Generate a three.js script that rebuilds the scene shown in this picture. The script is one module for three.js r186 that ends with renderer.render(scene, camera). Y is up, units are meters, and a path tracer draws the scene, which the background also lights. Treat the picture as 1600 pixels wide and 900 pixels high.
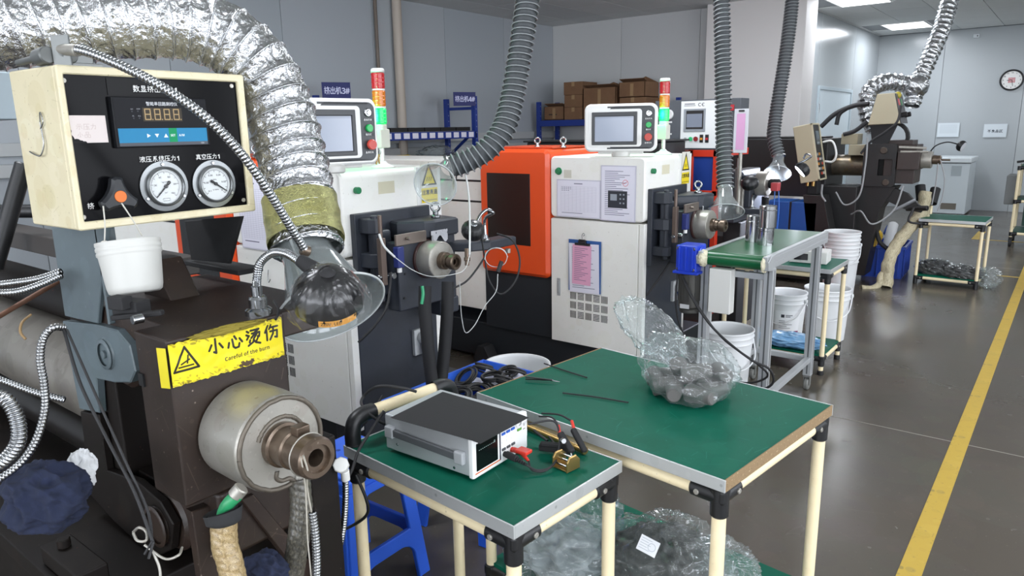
import * as THREE from 'three';
import { RoundedBoxGeometry } from 'three/addons/geometries/RoundedBoxGeometry.js';
import { mergeGeometries } from 'three/addons/utils/BufferGeometryUtils.js';
import { RectAreaLightUniformsLib } from 'three/addons/lights/RectAreaLightUniformsLib.js';
import { ImprovedNoise } from 'three/addons/math/ImprovedNoise.js';

// ---------------------------------------------------------------- camera, exposure, lamps
const scene = new THREE.Scene();
const camera = new THREE.PerspectiveCamera(43.79, 16 / 9, 0.05, 60);
camera.position.set(0, 1.5, 0);
camera.quaternion.setFromRotationMatrix(new THREE.Matrix4().makeBasis(
  new THREE.Vector3(0.78916, -0.01704, -0.61395),
  new THREE.Vector3(-0.11979, 0.97615, -0.18107),
  new THREE.Vector3(0.60239, 0.21644, 0.7683)));
scene.add(camera);
const renderer = new THREE.WebGLRenderer({ antialias: true });
renderer.toneMapping = THREE.LinearToneMapping;
renderer.toneMappingExposure = 1.0;
renderer.shadowMap.enabled = true;
RectAreaLightUniformsLib.init();
scene.background = new THREE.Color(0x000000);
const CEIL = 3.0;
// ceiling panels of the hall: [x, z, on]
const PANELS = [[-2.4, -13.35], [-2.4, -10.15], [-2.4, -6.95], [-2.4, -3.75], [-2.4, -0.55], [-2.4, 2.65], [1.2, -13.35], [1.2, -10.15], [1.2, -6.95], [1.2, -3.75], [1.2, -0.55], [1.2, 2.65], [-2.4, 5.85], [1.2, 5.85]];
const PANEL_POWER = 21;
// frosted daylight windows behind and to the right of the viewer: [x, z, turn, width, height, middle height]
const WINDOWS = [[-4.4, 7.5, 0, 2.2, 2.1, 1.7], [-1.9, 7.5, 0, 2.2, 2.1, 1.7], [.6, 7.5, 0, 2.2, 2.1, 1.7], [3.1, 7.5, 0, 2.2, 2.1, 1.7], [4.5, 2, Math.PI / 2, 2, 1.8, 1.75], [4.5, -.6, Math.PI / 2, 2, 1.8, 1.75], [4.5, -3.2, Math.PI / 2, 2, 1.8, 1.75], [4.5, -5.8, Math.PI / 2, 2, 1.8, 1.75]];
const WINDOW_POWER = 6.6;
const PW = 0.58, PL = 0.84;

// ---------------------------------------------------------------- helpers
let seed = 7;
const rnd = () => { seed = (seed * 1664525 + 1013904223) >>> 0; return seed / 4294967296; };
const rr = (a, b) => a + (b - a) * rnd();
const nz = new ImprovedNoise();
const V = (a, b, c) => Array.isArray(a) ? new THREE.Vector3(a[0], a[1], a[2]) : new THREE.Vector3(a, b, c);
const add = (a, b) => [a[0] + b[0], a[1] + b[1], a[2] + b[2]];
const taken = {};
const numbered = (n) => { const k = taken[n] = (taken[n] ?? -1) + 1; return k ? n + '_' + String(k).padStart(3, '0') : n; };

function norm(g) {            // plain non-indexed geometry with position, normal, uv
  let h = g.index ? g.toNonIndexed() : g;
  for (const k of Object.keys(h.attributes)) if (!['position', 'normal', 'uv'].includes(k)) h.deleteAttribute(k);
  if (!h.attributes.normal) h.computeVertexNormals();
  if (!h.attributes.uv) h.setAttribute('uv', new THREE.BufferAttribute(new Float32Array(h.attributes.position.count * 2), 2));
  h.morphAttributes = {}; h.clearGroups();
  return h;
}
function boxUV(g, s = 1) {    // uv in metres, taken from the side each triangle faces
  const p = g.attributes.position, u = g.attributes.uv;
  for (let i = 0; i < p.count; i += 3) {
    const a = V(p.getX(i), p.getY(i), p.getZ(i)), b = V(p.getX(i + 1), p.getY(i + 1), p.getZ(i + 1)), c = V(p.getX(i + 2), p.getY(i + 2), p.getZ(i + 2));
    const n = b.sub(a).cross(c.sub(a)); const ax = Math.abs(n.x), ay = Math.abs(n.y), az = Math.abs(n.z);
    for (let k = i; k < i + 3; k++) {
      const x = p.getX(k), y = p.getY(k), z = p.getZ(k);
      if (ax >= ay && ax >= az) u.setXY(k, z * s, y * s); else if (ay >= az) u.setXY(k, x * s, z * s); else u.setXY(k, x * s, y * s);
    }
  }
  return g;
}
function join(gs) { gs = [gs].flat(3).map(norm); return gs.length > 1 ? mergeGeometries(gs) : gs[0]; }
function part(name, gs, m, parent, keepUV) {
  let g = join(gs);
  if (!keepUV) g = boxUV(g);
  const o = new THREE.Mesh(g, m); o.name = name; o.castShadow = o.receiveShadow = true;
  (parent || scene).add(o); return o;
}
const parts = (name, gs, m, parent) => gs.map((g) => part(name, g, m, parent));
function tag(o, label, category, group) { o.userData.label = label; o.userData.category = category; if (group) o.userData.group = group; return o; }
function thing(name, label, category, pos = [0, 0, 0], yaw = 0, group) {
  const o = new THREE.Group(); o.name = numbered(name); o.position.set(...pos); o.rotation.y = yaw; scene.add(o);
  return tag(o, label, category, group);
}
function solo(name, label, category, gs, m, group, keepUV) {   // a thing that is one mesh
  const o = part(numbered(name), gs, m, scene, keepUV); tag(o, label, category, group); settle(o); return o;
}
function settle(t) {          // moves the origin of a thing to the middle of its foot
  t.updateMatrixWorld(true);
  const b = new THREE.Box3().setFromObject(t), c = V((b.min.x + b.max.x) / 2, b.min.y, (b.min.z + b.max.z) / 2);
  if (t.isMesh) { t.geometry.translate(-c.x, -c.y, -c.z); t.position.copy(c); }
  else { const d = t.worldToLocal(c.clone()); for (const k of t.children) k.position.sub(d); t.position.copy(c); }
  t.updateMatrixWorld(true); return t;
}
function copy(o, name, label) { const c = o.clone(); c.name = numbered(name); c.userData = { ...o.userData }; if (label) c.userData.label = label; scene.add(c); return c; }
function struct(name, gs, m, keepUV) { const o = part(name, gs, m, scene, keepUV); o.userData.kind = 'structure'; return o; }
function structGroup(name) { const o = new THREE.Group(); o.name = name; o.userData.kind = 'structure'; scene.add(o); return o; }

// geometries
function M4(g, x, y, z, rx = 0, ry = 0, rz = 0) { g.applyMatrix4(new THREE.Matrix4().compose(V(x, y, z), new THREE.Quaternion().setFromEuler(new THREE.Euler(rx, ry, rz, 'YXZ')), V(1, 1, 1))); return g; }
function B(w, h, d, x, y, z, r = 0.002, rx = 0, ry = 0, rz = 0) {
  r = Math.min(r, w * .3, h * .3, d * .3);
  return M4(r > 0.0002 ? new RoundedBoxGeometry(w, h, d, 1, r) : new THREE.BoxGeometry(w, h, d), x, y, z, rx, ry, rz);
}
const E = (x0, x1, y0, y1, z0, z1, r) => B(Math.abs(x1 - x0), Math.abs(y1 - y0), Math.abs(z1 - z0), (x0 + x1) / 2, (y0 + y1) / 2, (z0 + z1) / 2, r);
function aim(g, a, b) {       // turns a geometry made along +y from the origin so that it runs from a towards b
  const d = V(b).sub(V(a)).normalize();
  g.applyQuaternion(new THREE.Quaternion().setFromUnitVectors(V(0, 1, 0), d)); g.translate(a[0], a[1], a[2]); return g;
}
const dist = (a, b) => Math.hypot(a[0] - b[0], a[1] - b[1], a[2] - b[2]);
function lathe(pts, seg = 28) { return new THREE.LatheGeometry(pts.map(([x, y]) => new THREE.Vector2(Math.max(x, 1e-5), y)), seg); }
function crease(pts) {        // doubles profile points so that edges stay sharp
  const o = []; for (let i = 0; i < pts.length; i++) { o.push(pts[i]); if (i && i < pts.length - 1) o.push([pts[i][0] + 1e-5, pts[i][1] + 1e-5]); } return o;
}
function rod(a, b, r, seg = 16, c = 0.15, r2 = r) { const h = dist(a, b), k = Math.min(r * c, h * .2); return aim(lathe(crease([[0, 0], [r - k, 0], [r, k], [r2, h - k], [r2 - k, h], [0, h]]), seg), a, b); }
function spin(profile, a, b, seg = 32) { return aim(lathe(profile, seg), a, b); }
function tube(pts, r, n, k = 8, closed = false) {
  const c = new THREE.CatmullRomCurve3(pts.map((p) => V(p)), closed, 'centripetal');
  return new THREE.TubeGeometry(c, n || pts.length * 6, r, k, closed);
}
function poly(axis, pts, a0, a1, bevel = 0.0015) {   // prism: outline in the plane across the axis, from a0 to a1. z:(x,y) x:(z,y) y:(x,z)
  const lo = Math.min(a0, a1), d = Math.abs(a1 - a0), b = Math.min(bevel, d * .3);
  const s = Array.isArray(pts) ? new THREE.Shape(pts.map(([u, v]) => new THREE.Vector2(u, v))) : pts;
  const g = new THREE.ExtrudeGeometry(s, { depth: d - 2 * b, bevelEnabled: b > 0, bevelSize: b, bevelThickness: b, bevelOffset: -b, bevelSegments: 1, curveSegments: 10 });
  g.translate(0, 0, b);
  if (axis === 'z') g.translate(0, 0, lo);
  else if (axis === 'x') { g.applyMatrix4(new THREE.Matrix4().set(0, 0, 1, lo, 0, 1, 0, 0, 1, 0, 0, 0, 0, 0, 0, 1)); flip(g); }
  else { g.applyMatrix4(new THREE.Matrix4().set(1, 0, 0, 0, 0, 0, 1, lo, 0, 1, 0, 0, 0, 0, 0, 1)); flip(g); }
  return g;
}
function flip(g) { const h = g.index ? g.toNonIndexed() : g; const p = h.attributes; for (const k of ['position', 'normal', 'uv']) { const a = p[k]; if (!a) continue; const n = a.itemSize; for (let i = 0; i < a.count; i += 3) for (let j = 0; j < n; j++) { const t = a.array[(i + 1) * n + j]; a.array[(i + 1) * n + j] = a.array[(i + 2) * n + j]; a.array[(i + 2) * n + j] = t; } } if (h !== g) { g.index = null; g.attributes = h.attributes; } return g; }
function roundRect(x0, x1, y0, y1, r) { const s = new THREE.Shape(); s.moveTo(x0 + r, y0); s.lineTo(x1 - r, y0); s.absarc(x1 - r, y0 + r, r, -Math.PI / 2, 0); s.lineTo(x1, y1 - r); s.absarc(x1 - r, y1 - r, r, 0, Math.PI / 2); s.lineTo(x0 + r, y1); s.absarc(x0 + r, y1 - r, r, Math.PI / 2, Math.PI); s.lineTo(x0, y0 + r); s.absarc(x0 + r, y0 + r, r, Math.PI, Math.PI * 1.5); return s; }
function holed(outer, ...holes) { const s = outer; for (const h of holes) s.holes.push(new THREE.Path(h.getPoints(10))); return s; }
function circ(x, y, r, n = 32) { const s = new THREE.Shape(); s.absarc(x, y, r, 0, Math.PI * 2); return s; }
function plane(w, h, c, yaw = 0, pitch = 0, roll = 0) { return M4(new THREE.PlaneGeometry(w, h), c[0], c[1], c[2], pitch, yaw, roll); }
function surf(nu, nv, f, closeU) {   // grid surface f(u,v) -> [x,y,z]; u,v in 0..1
  const pos = [], uv = [], idx = [];
  for (let j = 0; j <= nv; j++) for (let i = 0; i <= nu; i++) { pos.push(...f(closeU && i === nu ? 0 : i / nu, j / nv)); uv.push(i / nu, j / nv); }
  for (let j = 0; j < nv; j++) for (let i = 0; i < nu; i++) { const a = j * (nu + 1) + i, b = a + 1, c = a + nu + 1, d = c + 1; idx.push(a, b, d, a, d, c); }
  const g = new THREE.BufferGeometry(); g.setAttribute('position', new THREE.Float32BufferAttribute(pos, 3)); g.setAttribute('uv', new THREE.Float32BufferAttribute(uv, 2)); g.setIndex(idx); g.computeVertexNormals();
  if (closeU) { const n = g.attributes.normal; for (let j = 0; j <= nv; j++) { const a = j * (nu + 1), b = a + nu; const v = V(n.getX(a) + n.getX(b), n.getY(a) + n.getY(b), n.getZ(a) + n.getZ(b)).normalize(); n.setXYZ(a, v.x, v.y, v.z); n.setXYZ(b, v.x, v.y, v.z); } }
  return g;
}
// a flexible duct along a path, r(t, angle) gives the radius
function ductGeo(pts, len, ring, R) {
  const c = new THREE.CatmullRomCurve3(pts.map((p) => V(p)), false, 'centripetal'); c.arcLengthDivisions = 400;
  const fr = c.computeFrenetFrames(len, false);
  const P = []; for (let i = 0; i <= len; i++) P.push(c.getPointAt(i / len));
  const L = c.getLength();
  return surf(ring, len, (u, v) => {
    const i = Math.round(v * len), a = u * Math.PI * 2, r = R(v * L, a, v), n = fr.normals[i], b = fr.binormals[i];
    const x = Math.cos(a) * r, y = Math.sin(a) * r; return [P[i].x + n.x * x + b.x * y, P[i].y + n.y * x + b.y * y, P[i].z + n.z * x + b.z * y];
  }, true);
}

// ---------------------------------------------------------------- textures and materials
function canvas(w, h, draw) { const c = document.createElement('canvas'); c.width = w; c.height = h; const x = c.getContext('2d'); draw(x, w, h); return c; }
function texOf(c, rep, srgb = true) { const t = new THREE.CanvasTexture(c); if (srgb) t.colorSpace = THREE.SRGBColorSpace; if (rep) { t.wrapS = t.wrapT = THREE.RepeatWrapping; t.repeat.set(rep, rep); } t.magFilter = THREE.LinearFilter; return t; }
function mottle(size, base, layers, scratches) {   // seamless paint: patches, specks and scratches
  return canvas(size, size, (x) => {
    x.fillStyle = base; x.fillRect(0, 0, size, size);
    for (const [n, rMin, rMax, col, al, sq] of layers) for (let i = 0; i < n; i++) {
      const px = rnd() * size, py = rnd() * size, r = rMin + (rMax - rMin) * rnd() * rnd(); const k = sq || 1;
      for (const ox of [0, -size, size]) for (const oy of [0, -size, size]) {
        if (px + ox + r * k < 0 || px + ox - r * k > size || py + oy + r < 0 || py + oy - r > size) continue;
        x.globalAlpha = al * (0.4 + 0.6 * ((i * 37) % 10) / 10); x.fillStyle = Array.isArray(col) ? col[i % col.length] : col;
        x.beginPath(); x.ellipse(px + ox, py + oy, r * k, r, (i * 1.7) % 3, 0, 7); x.fill();
      }
    }
    for (const [n, len, wd, col, al] of scratches || []) for (let i = 0; i < n; i++) {
      const a = rnd() * 6.28, px = rnd() * size, py = rnd() * size, l = len * rnd(); x.globalAlpha = al * rnd(); x.strokeStyle = col; x.lineWidth = wd;
      x.beginPath(); x.moveTo(px, py); x.lineTo(px + Math.cos(a) * l, py + Math.sin(a) * l); x.stroke();
    }
    x.globalAlpha = 1;
  });
}
const mats = {};
function mat(color, rough = .5, metal = 0, o = {}) {
  const key = JSON.stringify([color, rough, metal, o.key || (Object.keys(o).length ? rnd() : 0)]);
  if (mats[key]) return mats[key];
  const { key: _k, ...q } = o;
  const P = Object.keys(q).some((k) => ['transmission', 'specularIntensity', 'clearcoat', 'sheen', 'thickness', 'ior'].includes(k));
  const m = new (P ? THREE.MeshPhysicalMaterial : THREE.MeshStandardMaterial)({ color, roughness: rough, metalness: metal, ...q });
  return mats[key] = m;
}
const bumpNoise = texOf(mottle(256, '#808080', [[500, 2, 12, ['#6a6a6a', '#969696'], .5], [1500, .6, 2.5, ['#555', '#aaa'], .5]]), 6, false);
const painted = (c, rough, rep, opt = {}) => mat('#ffffff', rough, opt.metal || 0, { map: texOf(c, rep), key: 't' + rnd(), ...(opt.bump ? { bumpMap: bumpNoise, bumpScale: opt.bump } : {}), ...(opt.more || {}) });
const K = {};   // the materials
K.white = painted(mottle(512, '#f0efe9', [[60, 10, 60, ['#e6e2d6', '#f3f2ee'], .25], [60, 1, 4, '#a89f8c', .35], [200, .5, 1.5, '#6f6a60', .3]], [[30, 30, .7, '#9a9284', .4]]), .38, 2);
K.whiteClean = mat('#e9e9e6', .35);
K.beige = painted(mottle(512, '#d9cfae', [[90, 10, 60, ['#c9bb90', '#e3dcc2', '#cfc4a2'], .4], [60, 2, 9, '#b5a26e', .16], [260, .5, 1.8, '#5d5136', .6]], [[90, 50, 1, '#8d8058', .5]]), .42, 3);
K.beigeFar = mat('#a89f86', .5);
K.orange = mat('#e8511e', .38, 0, { clearcoat: .2, key: 'or' });
K.red = mat('#c8341c', .4);
K.dkgrey = painted(mottle(512, '#2f333b', [[60, 8, 50, ['#2b2f36', '#363a43'], .3], [120, .5, 2, '#7c8088', .3]], [[20, 30, .7, '#8a8e94', .3]]), .42, 2);
K.dkbase = mat('#23272c', .5);
K.brown = painted(mottle(512, '#2b201a', [[120, 8, 60, ['#231913', '#35281f', '#281d17'], .45], [160, 1, 5, ['#57443a', '#221813'], .4], [300, .5, 1.9, ['#8a7a6c', '#c9bcb0'], .7]], [[90, 60, 1, '#8d7c70', .6]]), .45, 2.2, { bump: .0004 });
K.bluegrey = painted(mottle(512, '#5a666b', [[90, 8, 50, ['#515d62', '#66737a'], .3], [70, 1, 5, '#7f8a8c', .3], [120, .5, 1.5, '#262a2c', .4]], [[30, 40, .8, '#9aa5a8', .3]]), .42, 2.5);
K.black = mat('#17181a', .42);
K.blackMatte = mat('#1d1d1f', .75);
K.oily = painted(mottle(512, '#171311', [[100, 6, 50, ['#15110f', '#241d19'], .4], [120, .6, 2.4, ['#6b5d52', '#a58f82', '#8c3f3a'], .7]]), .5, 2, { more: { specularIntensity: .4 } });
K.steel = mat('#a2a4a6', .25, 1);
K.steelDull = painted(mottle(512, '#a7a49c', [[160, 6, 40, ['#8f8b80', '#b9b6ae', '#9a958a'], .4], [200, 1, 6, ['#7a7264', '#c9c7c0'], .4], [300, .5, 2, '#5a5348', .5]], [[120, 50, .8, '#d8d6d0', .4]]), .42, 3, { metal: .55, bump: .0006 });
K.chrome = mat('#aeb1b4', .16, 1);
K.brass = mat('#a98d58', .35, .9);
K.bronze = painted(mottle(256, '#6d5f52', [[120, 4, 26, ['#57493d', '#83766a', '#3f342c'], .4], [120, .6, 2, '#b9aea2', .5]]), .32, 5, { metal: .7 });
K.barrel = painted(mottle(512, '#8f8a82', [[160, 8, 50, ['#7b766e', '#a39e96', '#6d6760'], .35], [60, 2, 12, ['#6b5a45', '#b8b4ac'], .3]], [[80, 60, .9, '#c6c2ba', .3]]), .38, 2, { metal: .6 });
K.pipe = painted(mottle(256, '#ecdcb6', [[40, 4, 20, ['#e3d0a5', '#f0e3c4'], .3], [30, .7, 3, '#9a8b6c', .5]]), .38, 4);
K.greenTop = painted(mottle(1024, '#0f5b48', [[120, 20, 90, ['#0d5241', '#126350'], .3], [180, .6, 3, ['#0a3b30', '#7fa398'], .5]], [[420, 70, .9, '#6fa595', .6], [60, 120, .7, '#0a4537', .5]]), .45, 1.2, { more: { specularIntensity: .15 } });
K.alu = mat('#b3b6b8', .38, .35);
K.aluEdge = painted(mottle(256, '#c3c6c6', [[40, 4, 20, ['#b1b5b5', '#cfd1d1'], .4], [60, .6, 3, '#5b5f5e', .5]]), .4, 3, { metal: .5 });
K.chip = painted(mottle(256, '#8a7354', [[600, 1, 5, ['#7d6848', '#c0a987', '#5c4b34', '#8f7856'], .7]]), .85, 8, { bump: .001 });
K.blue = mat('#2b62dc', .4);
K.blueDk = mat('#1b3f9e', .45);
K.navy = mat('#1f2746', .9);
K.bucket = mat('#dcdedf', .38);
K.rubber = mat('#222224', .6);
K.cardboard = painted(mottle(256, '#7a5a40', [[60, 6, 40, ['#6f5139', '#856448'], .3], [80, .6, 2, '#54402e', .4]]), .85, 2);
K.paper = mat('#e6e4ee', .6);
K.plastic = mat('#ffffff', .12, 0, { transmission: .93, thickness: 0, ior: 1.45, side: THREE.DoubleSide, key: 'pl' });
const creaseMap = texOf(mottle(512, '#808080', [[500, 4, 24, ['#6c6c6c', '#949494'], .35, 2.4]], [[260, 120, 2.2, '#f0f0f0', .8], [260, 120, 2.2, '#202020', .8]]), 5, false);
K.film = mat('#f6fafa', .09, 0, { transmission: .95, bumpMap: creaseMap, bumpScale: .0022, thickness: 0, ior: 1.5, side: THREE.DoubleSide, key: 'film' });
K.rackBlue = mat('#1b3688', .45);
K.glassBlack = mat('#101114', .12);
K.red2 = mat('#d23a2c', .35);
K.green2 = mat('#1c7a4c', .35);

// ---------------------------------------------------------------- lettering: strokes of the characters on a 100 x 100 square
const GL = {
  小: '50,8 50,85 38,78;28,38 12,65;72,38 90,65', 心: '15,50 8,75;35,35 37,75 48,86 70,84 75,65;48,20 58,38;78,38 92,60',
  烫: '10,12 20,20;6,32 16,38;8,58 22,40;32,12 85,12 55,28;40,30 88,30 84,55 74,52;60,32 35,55;72,34 52,58;50,60 45,80 15,95;50,70 62,85 88,95;28,66 24,78;75,62 66,76',
  伤: '28,8 8,45;19,32 19,92;48,8 36,30;45,22 90,22;42,45 86,45 82,85 70,82;62,28 60,60 38,92',
  数: '25,5 25,48;5,25 45,25;10,8 18,20;42,8 34,20;23,28 5,45;27,28 45,42;22,50 10,72 40,90;5,62 45,62;38,62 30,80 5,95;62,5 52,45;58,25 95,25;82,25 75,60 50,95;60,40 75,72 95,95',
  显: '25,8 75,8 75,40 25,40 25,8;25,24 75,24;40,48 40,88;60,48 60,88;20,58 28,78;82,55 72,78;5,90 95,90',
  挤: '5,28 35,28;20,5 20,85 10,80;5,58 35,48;65,3 68,14;42,18 95,18;55,22 85,48 98,55;82,22 65,45 40,56;56,55 54,80 44,95;80,52 80,95',
  出: '50,5 50,90;20,18 20,45 80,45 80,18;12,55 12,90 88,90 88,55', 压: '15,10 92,10;15,10 13,60 5,92;30,50 85,50;57,25 57,88;22,88 95,88;72,62 82,72',
  力: '10,32 80,32 75,85 60,80;45,5 42,50 10,92', 液: '8,12 18,20;5,36 15,44;6,88 20,62;60,3 64,12;30,18 95,18;45,22 30,50;38,42 38,92;62,25 48,52;60,35 88,35 75,65 50,93;58,50 75,75 95,92',
  系: '80,8 20,14;50,14 28,32 60,34;70,24 20,50 75,48;50,50 50,92 42,88;30,62 12,82;70,62 88,80', 统: '30,5 8,30 30,30 8,58 34,55;5,85 35,75;65,3 68,14;42,18 95,18;65,20 50,40 85,38;78,28 90,48;58,50 55,75 38,92;75,48 75,85 82,90 95,88 95,72',
  真: '10,15 90,15;50,3 48,26;25,26 75,26 75,75 25,75 25,26;25,42 75,42;25,58 75,58;5,75 95,75;32,80 12,95;66,80 88,95', 空: '50,3 54,12;10,30 10,16 90,16 86,28;38,25 15,48;62,25 88,42;20,58 80,58;50,58 50,90;8,90 92,90',
  注: '10,12 22,22;5,36 17,45;6,88 24,60;58,3 66,14;35,25 92,25;38,55 90,55;63,25 63,88;30,88 96,88', 意: '50,2 52,10;15,12 85,12;35,16 40,25;65,16 60,25;5,28 95,28;25,35 75,35 75,60 25,60 25,35;25,47 75,47;15,70 8,88;32,66 34,88 65,90 68,78;50,66 56,76;80,68 92,84',
  高: '50,2 53,12;8,15 92,15;30,24 70,24 70,38 30,38 30,24;12,95 12,48 88,48 88,92 78,90;35,60 65,60 65,80 35,80 35,60', 温: '8,12 20,20;5,36 16,44;6,88 22,60;38,8 85,8 85,42 38,42 38,8;38,25 85,25;35,52 90,52 90,88 35,88 35,52;53,52 53,88;72,52 72,88;25,90 98,90',
  机: '5,28 42,28;24,5 24,95;23,32 5,65;26,40 40,55;55,12 52,65 40,94;55,12 80,12 80,80 86,88 96,85 96,70', 不: '8,12 92,12;55,12 35,45 5,65;52,35 52,95;60,42 92,68',
  良: '48,2 53,12;22,15 75,15 75,48 22,48;22,15 22,90 45,82;22,32 75,32;85,55 62,68;48,50 65,80 95,94', 品: '30,8 70,8 70,38 30,38 30,8;8,52 42,52 42,92 8,92 8,52;58,52 92,52 92,92 58,92 58,52',
  区: '90,10 10,10 10,92 94,92;72,22 25,78;32,32 78,76', 智: '22,3 10,20;15,12 48,12;5,25 50,25;30,12 28,30 8,48;32,32 46,44;58,12 90,12 90,42 58,42 58,12;25,55 78,55 78,95 25,95 25,55;25,75 78,75',
  能: '25,5 10,25 42,25;34,14 45,28;12,38 12,95;12,38 42,38 42,92;12,55 42,55;12,72 42,72;60,5 60,40 92,40 92,30;88,12 62,24;60,52 60,92 94,92 94,80;88,62 62,74', 单: '30,3 38,14;70,3 62,14;20,20 80,20 80,58 20,58 20,20;20,38 80,38;50,20 50,96;5,72 95,72',
  回: '12,10 88,10 88,92 12,92 12,10;35,32 65,32 65,70 35,70 35,32', 路: '12,8 40,8 40,35 12,35 12,8;26,35 26,88;26,60 42,60;12,52 12,88;5,92 45,82;62,5 48,35;58,16 86,16 45,60;60,28 95,55;55,62 88,62 88,94 55,94 55,62',
  测: '6,12 16,20;4,38 14,45;5,90 18,62;28,10 58,10 58,68;28,10 28,68;43,22 42,65 24,94;46,70 60,92;72,18 72,70;90,5 90,92 80,88', 控: '5,28 35,28;20,5 20,88 10,84;5,60 36,50;66,3 70,12;42,30 42,18 95,18 92,28;60,28 45,45;76,28 92,42;48,56 92,56;70,56 70,90;40,90 97,90',
  仪: '28,5 6,48;18,32 18,94;58,8 66,22;42,25 60,60 95,92;88,20 70,65 36,94', 开: '15,12 85,12;5,48 95,48;35,12 32,60 12,94;68,12 68,94', 关: '30,5 38,20;70,5 62,20;15,28 85,28;5,52 95,52;50,28 48,55 8,94;52,56 92,94',
  启: '50,2 54,10;20,15 80,15 80,38 20,38;20,15 18,60 5,94;30,52 85,52 85,92 30,92 30,52', 动: '10,18 42,18;4,40 48,40;24,40 10,78 44,72;36,58 46,80;52,30 92,30 88,88 76,84;70,5 68,50 48,94',
  指: '5,28 35,28;20,5 20,88 10,84;5,60 36,50;48,5 48,36 92,38 92,26;88,10 50,22;48,50 88,50 88,94 48,94 48,50;48,72 88,72', 示: '22,12 78,12;6,38 94,38;50,38 50,92 40,88;26,55 10,80;74,55 90,78',
  灯: '8,30 12,50;38,25 30,42;24,5 24,50 6,94;26,55 40,78;45,14 96,14;72,14 72,90 58,86', 急: '40,3 15,28;35,14 66,14 52,30;20,30 80,30 80,60 18,60;20,45 80,45;12,70 6,88;30,66 32,90 64,92 68,78;46,64 54,76;82,68 92,84',
  停: '26,5 6,45;17,30 17,94;62,2 65,10;35,14 95,14;48,22 84,22 84,38 48,38 48,22;36,58 36,48 95,48 92,58;46,64 88,64;67,64 67,92 58,90',
};
function hanzi(x, str, px, py, s, col, wd = .1, gap = 1.08, squeeze = 1) {   // top-left corner px,py; s = height in canvas pixels
  x.strokeStyle = x.fillStyle = col; x.lineWidth = s * wd; x.lineCap = 'round'; x.lineJoin = 'round';
  let cx = px;
  for (const ch of str) {
    if (GL[ch]) { for (const st of GL[ch].split(';')) { x.beginPath(); st.split(' ').forEach((p, i) => { const [a, b] = p.split(',').map(Number); x[i ? 'lineTo' : 'moveTo'](cx + a * s * squeeze / 100, py + b * s / 100); }); x.stroke(); } cx += s * gap * squeeze; }
    else { x.font = `bold ${s * 1.05}px sans-serif`; x.textBaseline = 'alphabetic'; x.fillText(ch, cx, py + s * .93); cx += s * .62 * squeeze; }
  }
  return cx;
}
function print(name, w, h, c, yaw, pitch, cv, parent, rough = .5, spec = .4) {   // flat print on a thin sheet
  return part(name, plane(w, h, c, yaw, pitch), mat('#ffffff', rough, 0, { map: texOf(cv), specularIntensity: spec, key: 'pr' + rnd() }), parent, true);
}

// ---------------------------------------------------------------- the hall
const floorTex = mottle(2048, '#534d45', [[260, 60, 260, ['#4d4a45', '#5e5a53', '#524e49', '#605b52'], .16], [900, 6, 40, ['#4a4641', '#625d55'], .12], [5000, .8, 2.6, ['#3c3935', '#757067', '#8d877d'], .35]], [[70, 120, 1, '#8b857b', .25]]);
const floorRough = texOf(mottle(512, '#3c3c3c', [[160, 20, 90, ['#303030', '#4b4b4b'], .3], [300, 2, 10, ['#5a5a5a', '#2c2c2c'], .3]]), .5, false);
K.floor = mat('#ffffff', 1, 0, { map: texOf(floorTex, .33), roughnessMap: floorRough, key: 'floor' });
const floor = struct('floor', E(-6.7, 4.7, -.15, 0, -14.8, 7.7, 0), K.floor);
const floorJoint = mat('#8a857b', .7);
part('control_joint', E(-3.05, 4.5, .0002, .0012, -3.806, -3.8, 0), floorJoint, floor);
part('control_joint', E(-3.05, 4.5, .0002, .0012, -8.906, -8.9, 0), floorJoint, floor);
const paintTex = painted(mottle(512, '#b89a3c', [[120, 4, 40, ['#a88c34', '#c2a64c'], .3], [300, .8, 4, ['#6d6149', '#8d7b45'], .5], [30, 4, 16, ['#6a6354', '#57523f'], .4]], [[60, 40, 1.2, '#6f654d', .5]]), .45, 1.5);
tag(struct('trim_1', E(-.32, -.25, .0004, .0016, -14.6, 1.5, 0), paintTex), 'long yellow lane line painted along the aisle floor', 'floor marking');
tag(struct('trim_2', E(-.5, 1.6, .0004, .0014, -8.46, -8.42, 0), paintTex), 'thin yellow cross line right of the far green table', 'floor marking');
tag(struct('trim_3', E(-.98, -.89, .0004, .0014, -11.8, -10.95, 0), paintTex), 'short yellow bar on floor left of the shelf trolley', 'floor marking');
tag(struct('trim_4', E(-.9, 1.6, .0004, .0014, -11.0, -10.95, 0), paintTex), 'yellow cross line in front of the shelf trolley', 'floor marking');

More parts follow.
